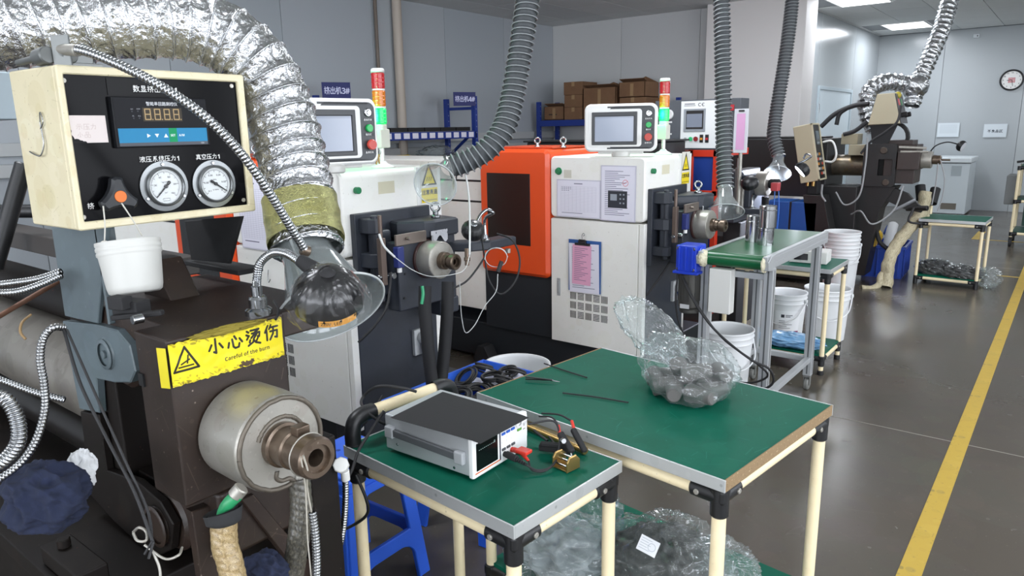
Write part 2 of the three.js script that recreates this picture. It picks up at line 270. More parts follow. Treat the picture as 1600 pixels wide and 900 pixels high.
// ceiling: slab, tiles, lamps
const ceil = struct('ceiling', E(-6.7, 4.7, CEIL + .012, CEIL + .16, -14.8, 7.7, 0), mat('#8f9294', .8));
const tileMats = ['#d8dad9', '#d2d5d5', '#dcdedd'].map((c, i) => painted(mottle(128, c, [[200, .5, 1.6, ['#b9bbbb', '#e3e4e4'], .5]]), .85, 3));
const rest = []; const tg = B(.592, .011, .792, 0, 0, 0, .001);
const lampAt = (x, z) => PANELS.some(([a, b]) => Math.abs(a - x) < .55 && Math.abs(b - z) < .75);
for (let i = 0; i < 19; i++) for (let j = 0; j < 29; j++) {
  const x = -6.3 + i * .6, z = -14.15 + j * .8; if (x > 4.4 || z > 7.3) continue;
  if (PANELS.some(([a, b]) => Math.abs(a - x) < .31 && Math.abs(b - z) < .41)) continue;
  if (x < .4 && z < -6) { const o = new THREE.Mesh(tg, tileMats[(i * 7 + j * 3) % 3]); o.name = 'ceiling_tile'; o.position.set(x, CEIL + .006, z); o.receiveShadow = o.castShadow = true; ceil.add(o); }
  else rest.push(tg.clone().translate(x, CEIL + .006, z));
}
part('ceiling_tile', rest, tileMats[0], ceil).userData.kind = 'stuff';
for (const [x, z] of PANELS) {
  const inView = x < 0 && z < -8;
  const t = thing('ceiling_lamp', !inView ? 'lit ceiling panel outside the picture' : z < -12 ? 'lit white ceiling panel farther down the hall' : 'lit white ceiling panel at the top edge of the picture', 'lamp', [x, CEIL - .012, z], 0, 'ceiling panels');
  if (!inView) t.userData.label = `lit ceiling panel out of view ${z > -1 ? 'behind or above the viewer' : 'over the far side of the aisle'} ${x > 0 ? 'on the right' : 'on the left'}`;
  part('frame', [E(-PW / 2 - .02, PW / 2 + .02, 0, .014, -PL / 2 - .02, -PL / 2, .001), E(-PW / 2 - .02, PW / 2 + .02, 0, .014, PL / 2, PL / 2 + .02, .001), E(-PW / 2 - .02, -PW / 2, 0, .014, -PL / 2, PL / 2, .001), E(PW / 2, PW / 2 + .02, 0, .014, -PL / 2, PL / 2, .001)], K.whiteClean, t);
  part('diffuser', E(-PW / 2, PW / 2, .006, .012, -PL / 2, PL / 2, 0), mat('#ffffff', .5, 0, { emissive: new THREE.Color('#f4f9ff'), emissiveIntensity: 4, key: 'panel' }), t);
  const l = new THREE.RectAreaLight('#f4f8ff', PANEL_POWER, PW, PL); l.position.set(0, -.004, 0); l.rotation.x = -Math.PI / 2; l.castShadow = true; t.add(l);
}

// walls of sandwich panels, each panel a piece of its own
K.panelGrey = [mat('#aab0b6', .38), mat('#a6adb3', .4), mat('#adb3b8', .36)];
K.panelBack = [mat('#c6c8c8', .45), mat('#c2c4c5', .45), mat('#c9cbcb', .42)];
K.panelPale = [mat('#adb3b6', .2), mat('#aab0b3', .22), mat('#b0b6b8', .2)];
function panelWall(name, along, from, to, at, dir, ms, w = 1.15, y0 = 0) {   // inner face at 'at', outwards = dir
  const g = structGroup(name); const th = .1;
  const back = along === 'z' ? E(at + dir * .012, at + dir * .2, y0, CEIL + .1, from, to, 0) : E(from, to, y0, CEIL + .1, at + dir * .012, at + dir * .2, 0);
  part('backing', back, mat('#7c8286', .6), g);
  let k = 0;
  for (let a = from; a < to - .02; a += w, k++) {
    const b = Math.min(a + w, to) - .005;
    part('wall_panel', along === 'z' ? E(at, at + dir * .014, y0, CEIL, a, b, .002) : E(a, b, y0, CEIL, at, at + dir * .014, .002), ms[k % 3], g);
  }
  return g;
}
panelWall('wall_left', 'z', -9.4, 7.6, -6.5, -1, K.panelGrey, 1.2);
panelWall('wall_back', 'x', -6.5, -3.3, -9.4, -1, K.panelBack, 1.18);
panelWall('wall_far', 'x', -3.2, 4.6, -14.65, -1, K.panelPale, 1.18);
panelWall('wall_right', 'z', -14.7, 7.6, 4.5, 1, K.panelPale, 1.2);
panelWall('wall_rear', 'x', -6.6, 4.6, 7.5, 1, K.panelPale, 1.2);
WINDOWS.forEach(([x, z, turn, w, h, y], i) => {
  const g = structGroup('window_' + (i + 1)); g.position.set(x, y, z); g.rotation.y = turn;
  part('window_frame', [E(-w / 2 - .05, w / 2 + .05, h / 2, h / 2 + .05, -.04, -.002, .003), E(-w / 2 - .05, w / 2 + .05, -h / 2 - .05, -h / 2, -.06, -.002, .003), E(-w / 2 - .05, -w / 2, -h / 2, h / 2, -.04, -.002, .003), E(w / 2, w / 2 + .05, -h / 2, h / 2, -.04, -.002, .003), E(-.02, .02, -h / 2, h / 2, -.03, -.002, .003)], K.whiteClean, g);
  for (const s of [-1, 1]) part('frosted_pane', E(s > 0 ? .02 : -w / 2, s > 0 ? w / 2 : -.02, -h / 2, h / 2, -.012, -.004, 0), mat('#f2f6fa', .6, 0, { emissive: new THREE.Color('#f1f6ff'), emissiveIntensity: 1.5, key: 'pane' }), g);
  const l = new THREE.RectAreaLight('#f3f7ff', WINDOW_POWER, w, h); l.position.set(0, 0, -.05); l.castShadow = true; g.add(l);
});
const sideWall = structGroup('wall_side');   // pale wall behind the pillar, with the door opening
{
  const P = (z0, z1, y0, y1, i) => part('wall_panel', E(-3.05, -3.07, y0, y1, z0 + .003, z1 - .003, .002), K.panelPale[i], sideWall);
  P(-10.42, -9.3, 0, CEIL, 0); P(-11.02, -10.42, 0, CEIL, 1); P(-12.95, -11.02, 2.03, CEIL, 2); P(-14.65, -12.95, 0, CEIL, 1);
  part('backing', [E(-3.25, -3.07, 0, CEIL, -11.02, -9.2, 0), E(-3.25, -3.07, 2.03, CEIL, -12.95, -11.02, 0), E(-3.25, -3.07, 0, CEIL, -14.8, -12.95, 0)], mat('#7c8286', .6), sideWall);
  part('corner_trim', E(-3.05, -3.02, 0, CEIL, -10.45, -10.39, .004), K.whiteClean, sideWall);
}
const pillar = struct('wall_pillar', [E(-3.95, -2.72, 0, CEIL, -9.6, -9.15, .01)], mat('#d8d5d3', .6));
part('wall_socket', E(-2.98, -2.86, 1.08, 1.22, -9.146, -9.135, .003), mat('#b9bcbd', .4), pillar);
part('wall_socket', E(-3.14, -3.02, 1.08, 1.22, -9.146, -9.135, .003), mat('#b9bcbd', .4), pillar);
const door = structGroup('door_1');
{
  const pm = mat('#c9d6dc', .25);
  part('door_leaf', E(-3.085, -3.045, .01, 1.98, -12.88, -11.09, .004), pm, door);
  part('door_frame', [E(-3.1, -3.03, 0, 2.03, -11.09, -11.03, .004), E(-3.1, -3.03, 0, 2.03, -12.95, -12.88, .004), E(-3.1, -3.03, 1.98, 2.03, -12.88, -11.09, .004)], mat('#b4c2c9', .3), door);
  for (const y of [1.72, 1.05, .3]) part('hinge', rod([-3.035, y - .06, -11.09], [-3.035, y + .06, -11.09], .012), K.steel, door);
  part('door_handle', [rod([-3.05, 1, -12.75], [-2.99, 1, -12.75], .01), rod([-2.99, 1, -12.77], [-2.99, 1, -12.62], .01)], K.steel, door);
}
// trunking, conduit and pipe on the left wall
tag(struct('trim_5', [E(-6.5, -6.44, 1.36, 1.46, -9.38, 2, .004), E(-6.5, -6.43, 1.2, 1.3, -9.38, 2, .004)], mat('#b9bcbd', .5)), 'grey cable trunking along the left wall', 'trunking');
solo('conduit_pipe', 'pale vertical conduit on the left wall behind the signal tower', 'pipe', [rod([-6.43, 0, -6.13], [-6.43, CEIL, -6.13], .055, 20)], mat('#b7aca0', .5));
solo('thin_pipe', 'thin brown vertical pipe on the left wall beside the pale conduit', 'pipe', [rod([-6.46, 0, -5.83], [-6.46, CEIL, -5.83], .02)], mat('#6d6258', .5));
// things on the far wall
{
  const c = [-1.017, 2.144, -14.63], R = .155;
  const t = thing('wall_clock', 'round white wall clock with black rim and red centre print', 'clock', c);
  part('rim', M4(new THREE.TorusGeometry(R, .014, 10, 40), 0, 0, .012), K.black, t);
  part('case', rod([0, 0, -.02], [0, 0, .004], R, 40), mat('#e8e8e6', .4), t);
  const cv = canvas(256, 256, (x) => { x.fillStyle = '#f0efec'; x.fillRect(0, 0, 256, 256); x.fillStyle = '#222'; x.font = 'bold 24px sans-serif'; x.textAlign = 'center'; x.textBaseline = 'middle'; for (let i = 1; i <= 12; i++) x.fillText(i, 128 + Math.sin(i * Math.PI / 6) * 100, 128 - Math.cos(i * Math.PI / 6) * 100); x.fillStyle = '#b3202c'; x.fillRect(88, 96, 80, 68); x.strokeStyle = '#f0dfe0'; x.lineWidth = 5; for (const [a, b] of [[96, 104], [132, 104], [96, 134], [132, 134]]) { x.strokeRect(a, b, 28, 22); x.beginPath(); x.moveTo(a + 14, b - 2); x.lineTo(a + 14, b + 24); x.stroke(); } });
  part('dial', M4(new THREE.CircleGeometry(R - .006, 40), 0, 0, .0055), mat('#fff', .4, 0, { map: texOf(cv), key: 'clk' }), t, true);
  part('hour_hand', B(.075, .008, .003, -.03, 0, .009, .0005, 0, 0, .06), K.black, t);
  part('minute_hand', B(.006, .1, .003, .012, -.045, .011, .0005, 0, 0, .2), K.black, t);
  const sg = (px, py, w, h, txt, label) => {
    const q = [-1.158, 1.338, -14.63]; const p = [q[0] + px, q[1] + py, q[2]]; const s = thing('wall_notice', label, 'notice', p);
    part('sleeve', B(w, h, .006, 0, 0, 0, .001), mat('#cfd8dd', .2), s);
    const cv = canvas(256, Math.round(256 * h / w), (x, W, H) => { x.fillStyle = '#d6dee3'; x.fillRect(0, 0, W, H); if (txt) hanzi(x, txt, 40, H * .42, 42, '#1c2430', .12); else { x.fillStyle = '#aab4bb'; for (let i = 0; i < 7; i++) x.fillRect(20, 24 + i * 18, 216, 3); } });
    print('sheet', w - .02, h - .02, [0, 0, .004], 0, 0, cv, s);
  };
  sg(0, 0, .33, .22, '不良品区', 'white notice in a clear sleeve reading 不良品区 on the far wall');
  sg(-.68, .02, .33, .24, '', 'pale notice in a clear sleeve on the far wall, left of two');
  const e = [-1.582, 2.879, -14.63]; const k = thing('wall_box', 'small white socket box high on the far wall', 'box', e); part('cover', B(.09, .06, .02, 0, 0, 0, .004), mat('#c8ced2', .4), k); part('socket_hole', B(.014, .02, .004, .015, 0, .01, .001), K.black, k);
}

// ---------------------------------------------------------------- work tables of cream pipe with green tops
const PIPE = .0145;
function joint(x, y, z, sx, sz, t, up) {   // black moulded corner joint: three sleeves and screws
  const r = .0185, gs = [rod([x, y - .045, z], [x, y + .02, z], r, 18, .2), rod([x, y, z], [x + sx * .062, y, z], r, 18, .2), rod([x, y, z], [x, y, z + sz * .062], r, 18, .2), B(.034, .034, .034, x, y + .002, z, .008)];
  const o = part('corner_joint', gs, K.black, t);
  parts('screw', [rod([x + sx * .042, y, z - sz * .0175], [x + sx * .042, y, z - sz * .0215], .006, 10), rod([x - sx * .0175, y, z + sz * .042], [x - sx * .0215, y, z + sz * .042], .006, 10)], K.steelDull, o);
  return o;
}
function pipeTable(name, label, pos, yaw, w, d, h, opt = {}) {
  // local frame: x along the width, z along the depth, origin under the middle of the top
  const t = thing(name, label, 'table', pos, yaw, undefined), a = w / 2 - .02, b = d / 2 - .02, y = h - .026 - .02;
  part('table_top', B(w - .006, .02, d - .006, 0, h - .012, 0, .001), opt.top || K.greenTop, t);
  const edge = opt.edge || [K.aluEdge, K.aluEdge, K.aluEdge, K.aluEdge];   // +z, -z, +x, -x
  part('edge_strip', E(-w / 2, w / 2, h - .027, h - .0005, d / 2 - .004, d / 2, .001), edge[0], t);
  part('edge_strip', E(-w / 2, w / 2, h - .027, h - .0005, -d / 2, -d / 2 + .004, .001), edge[1], t);
  part('edge_strip', E(w / 2 - .004, w / 2, h - .027, h - .0005, -d / 2 + .004, d / 2 - .004, .001), edge[2], t);
  part('edge_strip', E(-w / 2, -w / 2 + .004, h - .027, h - .0005, -d / 2 + .004, d / 2 - .004, .001), edge[3], t);
  const lv = opt.low || .18;
  for (const sx of [-1, 1]) for (const sz of [-1, 1]) {
    part('leg', rod([sx * a, 0, sz * b], [sx * a, y, sz * b], PIPE), K.pipe, t);
    joint(sx * a, y, sz * b, -sx, -sz, t); if (opt.shelf !== false) joint(sx * a, lv, sz * b, -sx, -sz, t);
    part('foot', rod([sx * a, 0, sz * b], [sx * a, .03, sz * b], .019), K.black, t);
  }
  const ring = (yy) => { for (const s of [-1, 1]) { part('rail', rod([-a, yy, s * b], [a, yy, s * b], PIPE), K.pipe, t); part('rail', rod([s * a, yy, -b], [s * a, yy, b], PIPE), K.pipe, t); } };
  ring(y);
  if (opt.shelf !== false) { ring(lv); part('lower_shelf', B(w - .03, .012, d - .03, 0, lv + .022, 0, .001), opt.top || K.greenTop, t); }
  return t;
}

const bigTable = pipeTable('work_table', 'large green-topped work table with bare chipboard end, carrying the clear bag', [-.785, 0, -1.554], -.12, .711, .53, .83, { edge: [K.aluEdge, K.aluEdge, K.chip, K.chip], low: .31 });
const smallTable = pipeTable('work_table', 'smaller green-topped work table carrying the silver test instrument', [-.967, 0, -1.103], -.08, .525, .345, .805, { low: .1 });
{ // raised push handle on the left end
  const x = -.525 / 2 + .012, z0 = .345 / 2 - .02, y = .805;
  for (const s of [1, -1]) part('handle_elbow', [tube([[x, y - .012, s * z0], [x, y + .03, s * z0], [x, y + .052, s * (z0 - .008)], [x, y + .062, s * (z0 - .03)], [x, y + .062, s * (z0 - .06)]], .0185, 24, 16), rod([x, y - .03, s * z0], [x, y + .004, s * z0], .0195)], K.black, smallTable);
  part('handle_bar', rod([x, y + .062, -z0 + .05], [x, y + .062, z0 - .05], PIPE), K.pipe, smallTable);
}
// ---- bench instrument
{
  const t = thing('test_instrument', 'silver bench test instrument with dark screen and keypad on the smaller table', 'instrument', [-1.016, .805, -1.086], .02);
  const L = .255, W = .184, H = .088, sil = mat('#b8bcbe', .4, .3);
  part('body', E(-L / 2, L / 2 - .012, .006, H, -W / 2, W / 2, .004), sil, t);
  for (const sx of [-1, 1]) for (const sz of [-1, 1]) part('foot', rod([sx * .1, 0, sz * .07], [sx * .1, .008, sz * .07], .009), K.blackMatte, t);
  const f = part('front_panel', E(L / 2 - .014, L / 2, .003, H + .002, -W / 2 - .002, W / 2 + .002, .004), mat('#e6e7e6', .4), t);
  const fx = L / 2;
  part('screen', E(fx - .002, fx + .0012, .018, .078, .014, .084, .001), K.glassBlack, f);
  const cv = canvas(256, 220, (x) => { x.fillStyle = '#0d1413'; x.fillRect(0, 0, 256, 220); x.fillStyle = '#b9cfc8'; for (let i = 0; i < 9; i++) x.fillRect(20 + i * 22, 52, 10, 4); x.strokeStyle = '#b9cfc8'; x.lineWidth = 3; x.strokeRect(214, 40, 10, 16); });
  print('screen_print', .066, .056, [fx + .0015, .048, .049], Math.PI / 2, 0, cv, f, .15);
  part('orange_stripe', E(fx - .001, fx + .0008, .0125, .015, .006, .088, 0), mat('#d9713a', .5), f);
  part('dark_stripe', E(fx - .001, fx + .0008, .0125, .08, .004, .0075, 0), mat('#2b2d3c', .5), f);
  const key = (z, y, c, w = .012, h = .0055) => part('key', B(.003, h, w, fx + .001, y, z, .0012), c, f);
  const gk = mat('#44484c', .5), wk = mat('#f1f1f0', .5), bk = mat('#2c5fc4', .5);
  for (let c = 0; c < 3; c++) { const z = -.006 - c * .0165; key(z, .0775, gk); key(z, .068, bk); key(z, .0585, wk); key(z, .0495, wk); key(z, .033, gk); }
  key(-.062, .058, mat('#5c9a3c', .5), .014);
  part('jog_ring', spin([[.006, 0], [.011, 0], [.012, .002], [.006, .0025]], [fx, .073, -.062], [fx + .1, .073, -.062], 24), wk, f);
  const mk = canvas(256, 256, (x) => { x.fillStyle = '#e6e7e6'; x.fillRect(0, 0, 256, 256); x.fillStyle = '#2a2c2e'; x.fillRect(70, 16, 90, 10); x.fillRect(100, 90, 24, 30); x.fillRect(60, 150, 110, 8); });
  print('panel_marks', .02, .05, [fx + .0004, .058, -.0815], Math.PI / 2, 0, mk, f);
  for (const [z, c] of [[-.008, K.blackMatte], [-.034, K.red2]]) part('socket', rod([fx, .0215, z], [fx + .006, .0215, z], .006), c, f);
  part('cover_sheet', surf(12, 8, (u, v) => { const a = [-.093, .108], b = [.149, .096], c = [.152, -.066], d = [-.104, -.074]; const q = (k) => (a[k] * (1 - u) + b[k] * u) * (1 - v) + (d[k] * (1 - u) + c[k] * u) * v; return [q(0), H + .0032 - (u > .95 ? .002 : 0), q(1)]; }), K.blackMatte.clone(), t);
  t.children[t.children.length - 1].material.side = THREE.DoubleSide;
  const [h] = parts('side_handle', [E(-.118, -.093, .038, .066, W / 2 - .001, W / 2 + .013, .004), E(.083, .108, .032, .06, W / 2 - .001, W / 2 + .013, .004)], mat('#a2a5a8', .45), t);
  part('handle_grip', B(.185, .016, .008, -.004, .049, W / 2 + .006, .002, 0, 0, -.03), mat('#55585b', .5), h);
  parts('screw', [rod([.075, .016, W / 2], [.075, .016, W / 2 + .002], .003), rod([-.09, .024, W / 2], [-.09, .024, W / 2 + .002], .003)], K.steel, t);
}
// ---- test leads and the things around them
const lead = (pts, r = .0022) => tube(pts, r, 60, 8);
{
  const f = -.886;   // plane of the instrument's front
  const a = thing('test_lead', 'black test lead with red plug and black crocodile clip beside the brass rod', 'cable');
  part('plug', [rod([f + .003, .827, -1.123], [f + .03, .828, -1.121], .0062), B(.03, .008, .024, f + .03, .832, -1.122, .003)], K.red2, a);
  part('strain_relief', rod([f + .03, .827, -1.118], [f + .052, .82, -1.11], .005, 12, .1, .003), K.red2, a);
  part('wire', lead([[f + .052, .82, -1.11], [-.815, .812, -1.095], [-.795, .81, -1.105], [-.79, .816, -1.14], [-.81, .84, -1.19], [-.84, .87, -1.215], [f + .01, .873, -1.165]]), K.rubber, a);
  settle(a);
  const b = thing('test_lead', 'black test lead with black plug lying in front of the instrument', 'cable');
  part('plug', rod([f + .003, .827, -1.097], [f + .034, .826, -1.093], .0075), K.blackMatte, b);
  part('strain_relief', [0, 1, 2, 3, 4].map((i) => rod([f + .034 + i * .0052, .8255 - i * .001, -1.0925], [f + .038 + i * .0052, .8255 - i * .001, -1.092], .005 - i * .0004)), K.blackMatte, b);
  part('wire', lead([[f + .06, .821, -1.091], [-.805, .812, -1.1], [-.79, .812, -1.13], [-.8, .822, -1.17], [-.83, .815, -1.21], [-.87, .82, -1.235]]), K.rubber, b);
  settle(b);
  const c = thing('kelvin_clip', 'black crocodile clip with red sleeved wires resting on the brass clamp', 'clip');
  part('jaw', [B(.06, .013, .015, -.797, .84, -1.195, .004, 0, -.5, -.35), B(.062, .011, .013, -.775, .845, -1.212, .004, 0, -.5, -.5)], K.blackMatte, c);
  part('pivot', rod([-.8, .848, -1.185], [-.792, .85, -1.18], .006), K.steel, c);
  part('tip', [rod([-.772, .828, -1.178], [-.762, .822, -1.168], .0025)], K.steel, c);
  for (const [s, e] of [[[-.835, .86, -1.222], [-.82, .852, -1.205]], [[-.815, .868, -1.245], [-.798, .86, -1.228]]]) part('red_sleeve', rod(s, e, .0035), K.red2, c);
  part('wire', [lead([[-.835, .86, -1.222], [-.86, .868, -1.235], [-.9, .86, -1.24]]), lead([[-.815, .868, -1.245], [-.85, .872, -1.25], [-.9, .864, -1.25]])], K.rubber, c);
  settle(c);
  const d = thing('kelvin_clip', 'black crocodile clip lying on green top left of the brass clamp', 'clip');
  part('jaw', [B(.07, .016, .014, -.83, .815, -1.2, .004, 0, .45, -.05), B(.066, .01, .012, -.826, .826, -1.197, .003, 0, .45, -.02)], K.blackMatte, d);
  part('wire', lead([[-.86, .82, -1.215], [-.88, .822, -1.222], [-.905, .83, -1.225]], .003), K.rubber, d);
  settle(d);
  const e = thing('clamp_block', 'small brass U-shaped clamp block with steel pins on the smaller table', 'clamp', [-.772, .805, -1.158], -.15);
  part('side_plate', poly('x', [[-.02, 0], [.02, 0], [.02, .022], [.012, .032], [-.008, .032], [-.02, .02]], -.022, -.017), K.brass, e);
  part('side_plate', poly('x', [[-.02, 0], [.02, 0], [.02, .022], [.012, .032], [-.008, .032], [-.02, .02]], .017, .022), K.brass, e);
  part('base_plate', E(-.018, .018, 0, .003, -.018, .018, .0005), K.brass, e);
  for (const [y, z] of [[.008, .01], [.016, 0], [.022, -.008]]) part('pin', rod([-.02, y, z], [.02, y, z], .0028), K.steel, e);
  const q = thing('brass_rod', 'dull brass rod with flanged end lying along the larger table', 'rod');
  part('shaft', rod([-.97, .813, -1.268], [-.772, .813, -1.232], .0075), K.brass, q); part('flange', rod([-.776, .814, -1.2328], [-.77, .814, -1.2317], .0095), K.brass, q); settle(q);
  solo('power_cable', 'black power cable looping behind the silver instrument over the handle', 'cable', [tube([[-1.164, 0.82, -1.086], [-1.195, 0.84, -1.035], [-1.219, 0.88, -1.002], [-1.286, 0.879, -1.055], [-1.248, 0.909, -1.068], [-1.197, 0.904, -1.106], [-1.188, 0.889, -1.135]], .0036, 70), tube([[-1.171, 0.883, -1.017], [-1.178, 0.838, -0.972], [-1.176, 0.813, -0.941], [-1.161, 0.781, -0.905], [-1.171, 0.759, -0.89]], .0034, 40), tube([[-1.189, 0.752, -0.94], [-1.164, 0.699, -0.944], [-1.172, 0.661, -0.953], [-1.22, 0.614, -0.955], [-1.275, 0.584, -0.929], [-1.351, 0.583, -0.895]], .0036, 40), tube([[-1.272, 0.87, -1.103], [-1.271, 0.826, -1.052], [-1.286, 0.801, -1.033]], .003, 24)], K.rubber);
}
// ---- on the larger table
{
  const w = thing('tweezers', 'black tweezers with bright tips on the larger green table', 'tool');
  part('arm', [B(.075, .003, .006, -1.083, .836, -1.492, .001, 0, .38, .04), B(.075, .003, .006, -1.083, .8395, -1.492, .001, 0, .38, -.04)], K.black, w);
  part('tip', [rod([-1.052, .836, -1.505], [-1.03, .834, -1.514], .0022, 8, .1, .0008)], K.steel, w); settle(w);
  solo('rubber_strip', 'thin black rubber strip near the tweezers at the back of the larger table', 'strip', tube([[-1.157, .8322, -1.621], [-1.075, .8322, -1.604], [-.991, .8322, -1.59]], .002, 12, 6), K.rubber);
  solo('rubber_strip', 'thin black rubber strip lying in front of the clear bag', 'strip', tube([[-.98, .8322, -1.454], [-.9, .8322, -1.478], [-.81, .8322, -1.494]], .002, 12, 6), K.rubber);
}
// ---- clear film bags
function bagGeo(c, rad, opt = {}) {
  const [nu, nv] = opt.n || [96, 64], a = opt.amp ?? .2, s = opt.seed || 1, fr = opt.freq || 2.2;
  return surf(nu, nv, (u, v) => {
    const th = u * Math.PI * 2, ph = (v - .5) * Math.PI; let x = Math.cos(ph) * Math.cos(th), y = Math.sin(ph), z = Math.cos(ph) * Math.sin(th);
    let d = 0, f = fr, k = 1; for (let i = 0; i < 4; i++) { d += k * (1 - 2.2 * Math.abs(nz.noise(x * f + s * 7.1, y * f + s * 3.3, z * f + s * 1.7))); f *= 1.9; k *= .42; }
    const m = 1 + a * (d - .9); const px = x * rad[0] * m, py = y * rad[1] * m, pz = z * rad[2] * m;
    const lim = opt.floor ?? 0; const q = opt.shape ? opt.shape(px, py, pz) : [px, py, pz];
    return [c[0] + q[0], Math.max(lim, c[1] + q[1]), c[2] + q[2]];
  }, true);
}
{
  const t = thing('plastic_bag', 'clear plastic bag of grey rubber cones on the larger table', 'bag');
  part('film', [bagGeo([-.715, .895, -1.625], [.125, .085, .1], { floor: .832, seed: 3, amp: .16, freq: 1.7, shape: (x, y, z) => [x, y + (x < -.02 ? (-x - .02) * .3 : 0), z] }),
    bagGeo([-.87, .955, -1.725], [.1, .06, .075], { floor: .84, seed: 5, amp: .18, freq: 1.8, shape: (x, y, z) => [x, y - x * .55, z] })], K.film, t);
  settle(t);
  const cone = rod([0, 0, 0], [0, .075, 0], .024, 20, .12, .017); const cm = mat('#5d5a58', .55);
  const spots = [[-.72, .86, -1.56, 1.5, .4], [-.66, .857, -1.58, 1.5, 1.3], [-.76, .858, -1.6, 1.4, 2.2], [-.68, .858, -1.66, 1.55, .1], [-.65, .858, -1.63, 1.5, 2.6], [-.74, .858, -1.68, 1.5, 1.0], [-.8, .86, -1.65, 1.3, 1.9], [-.69, .9, -1.62, 1.35, 2.0], [-.64, .895, -1.66, 1.4, .7], [-.75, .9, -1.64, 1.2, .3], [-.67, .86, -1.70, 1.5, 1.8], [-.8, .862, -1.62, 1.5, .6]];
  for (const [x, y, z, tilt, yaw] of spots) { const o = solo('rubber_cone', 'grey rubber cone inside the clear bag on the larger table', 'cone', M4(cone.clone().translate(0, -.037, 0), x, y, z, tilt, yaw, 0), cm, 'grey cones in the clear bag'); }
  // bags on the lower shelf
  const shelf = .339;
  const b1 = thing('plastic_bag', 'crumpled clear bags heaped on lower shelf nearest the smaller table leg', 'bag');
  part('film', [bagGeo([-.98, .39, -1.45], [.15, .085, .14], { floor: shelf, seed: 11, amp: .2, freq: 1.8 }), bagGeo([-.97, .45, -1.56], [.1, .1, .08], { floor: shelf, seed: 12, amp: .22, freq: 1.8 })], K.film, b1);
  part('inner_bag', bagGeo([-.98, .38, -1.46], [.12, .06, .11], { floor: shelf, seed: 13, amp: .28, n: [60, 40] }), mat('#d3d8da', .4, 0, { transmission: .55, thickness: 0, key: 'inner' }), b1);
  settle(b1);
  const b2 = thing('plastic_bag', 'clear bag of dark parts with white tag on the lower shelf', 'bag');
  part('film', [bagGeo([-.73, .395, -1.56], [.17, .1, .16], { floor: shelf, seed: 21, amp: .18, freq: 1.8 }), bagGeo([-.6, .385, -1.6], [.1, .08, .1], { floor: shelf, seed: 22, amp: .2 })], K.film, b2);
  part('contents', bagGeo([-.73, .385, -1.56], [.14, .075, .13], { floor: shelf, seed: 23, amp: .25, n: [60, 40], freq: 3 }), mat('#4a4a49', .6), b2);
  const tagc = [-0.704, 0.518, -1.41];
  const cv = canvas(128, 100, (x) => { x.fillStyle = '#e9ebee'; x.fillRect(0, 0, 128, 100); x.strokeStyle = '#8d97a3'; x.lineWidth = 2; for (let i = 0; i < 5; i++) { x.beginPath(); x.moveTo(10, 16 + i * 16); x.lineTo(i % 2 ? 60 : 80, 16 + i * 16); x.stroke(); } x.beginPath(); x.arc(88, 50, 24, 0, 7); x.stroke(); });
  part('tag', plane(.048, .038, tagc, .65, -.75, -.5), mat('#fff', .6, 0, { map: texOf(cv), side: THREE.DoubleSide, key: 'tag' }), b2, true);
  settle(b2);
}
// ---- blue stools
function stool(pos, yaw, label) {
  const t = thing('plastic_stool', label, 'stool', pos, yaw), H = .46, W = .125;
  part('seat', [B(.26, .02, .26, 0, H - .01, 0, .008), B(.275, .05, .275, 0, H - .035, 0, .012)], K.blue, t);
  part('seat_holes', [-1, 0, 1].flatMap((i) => [-1, 0, 1].map((j) => rod([i * .05, H - .001, j * .05], [i * .05, H + .0006, j * .05], .008, 10))), mat('#123a94', .5), t);
  for (let k = 0; k < 4; k++) {   // a tapering side frame: two legs, an arch and a cross bar
    const s = new THREE.Shape(); const y1 = H - .05, b = .175, a = .135;
    s.moveTo(-b, 0); s.lineTo(-.125, 0); s.lineTo(-.115, .1); s.quadraticCurveTo(-.1, .135, -.06, .14); s.lineTo(.06, .14); s.quadraticCurveTo(.1, .135, .115, .1); s.lineTo(.125, 0); s.lineTo(b, 0); s.lineTo(a, y1); s.lineTo(-a, y1); s.closePath();
    const h1 = new THREE.Path(); h1.moveTo(-.105, .19); h1.lineTo(.105, .19); h1.lineTo(.092, y1 - .09); h1.quadraticCurveTo(.085, y1 - .035, .04, y1 - .03); h1.lineTo(-.04, y1 - .03); h1.quadraticCurveTo(-.085, y1 - .035, -.092, y1 - .09); h1.closePath();
    s.holes.push(h1);
    const g = poly('z', s, -.009, .009, .003); g.rotateX(-.094).translate(0, 0, .172); g.rotateY(k * Math.PI / 2);
    part('side_frame', g, K.blue, t);
  }
  return t;
}
stool([-1.79, 0, -1.39], .03, 'bright blue plastic stool standing half under the smaller table');
stool([-1.72, 0, -1.95], .1, 'bright blue plastic stool under the crate of rubber rings').scale.y = .86;
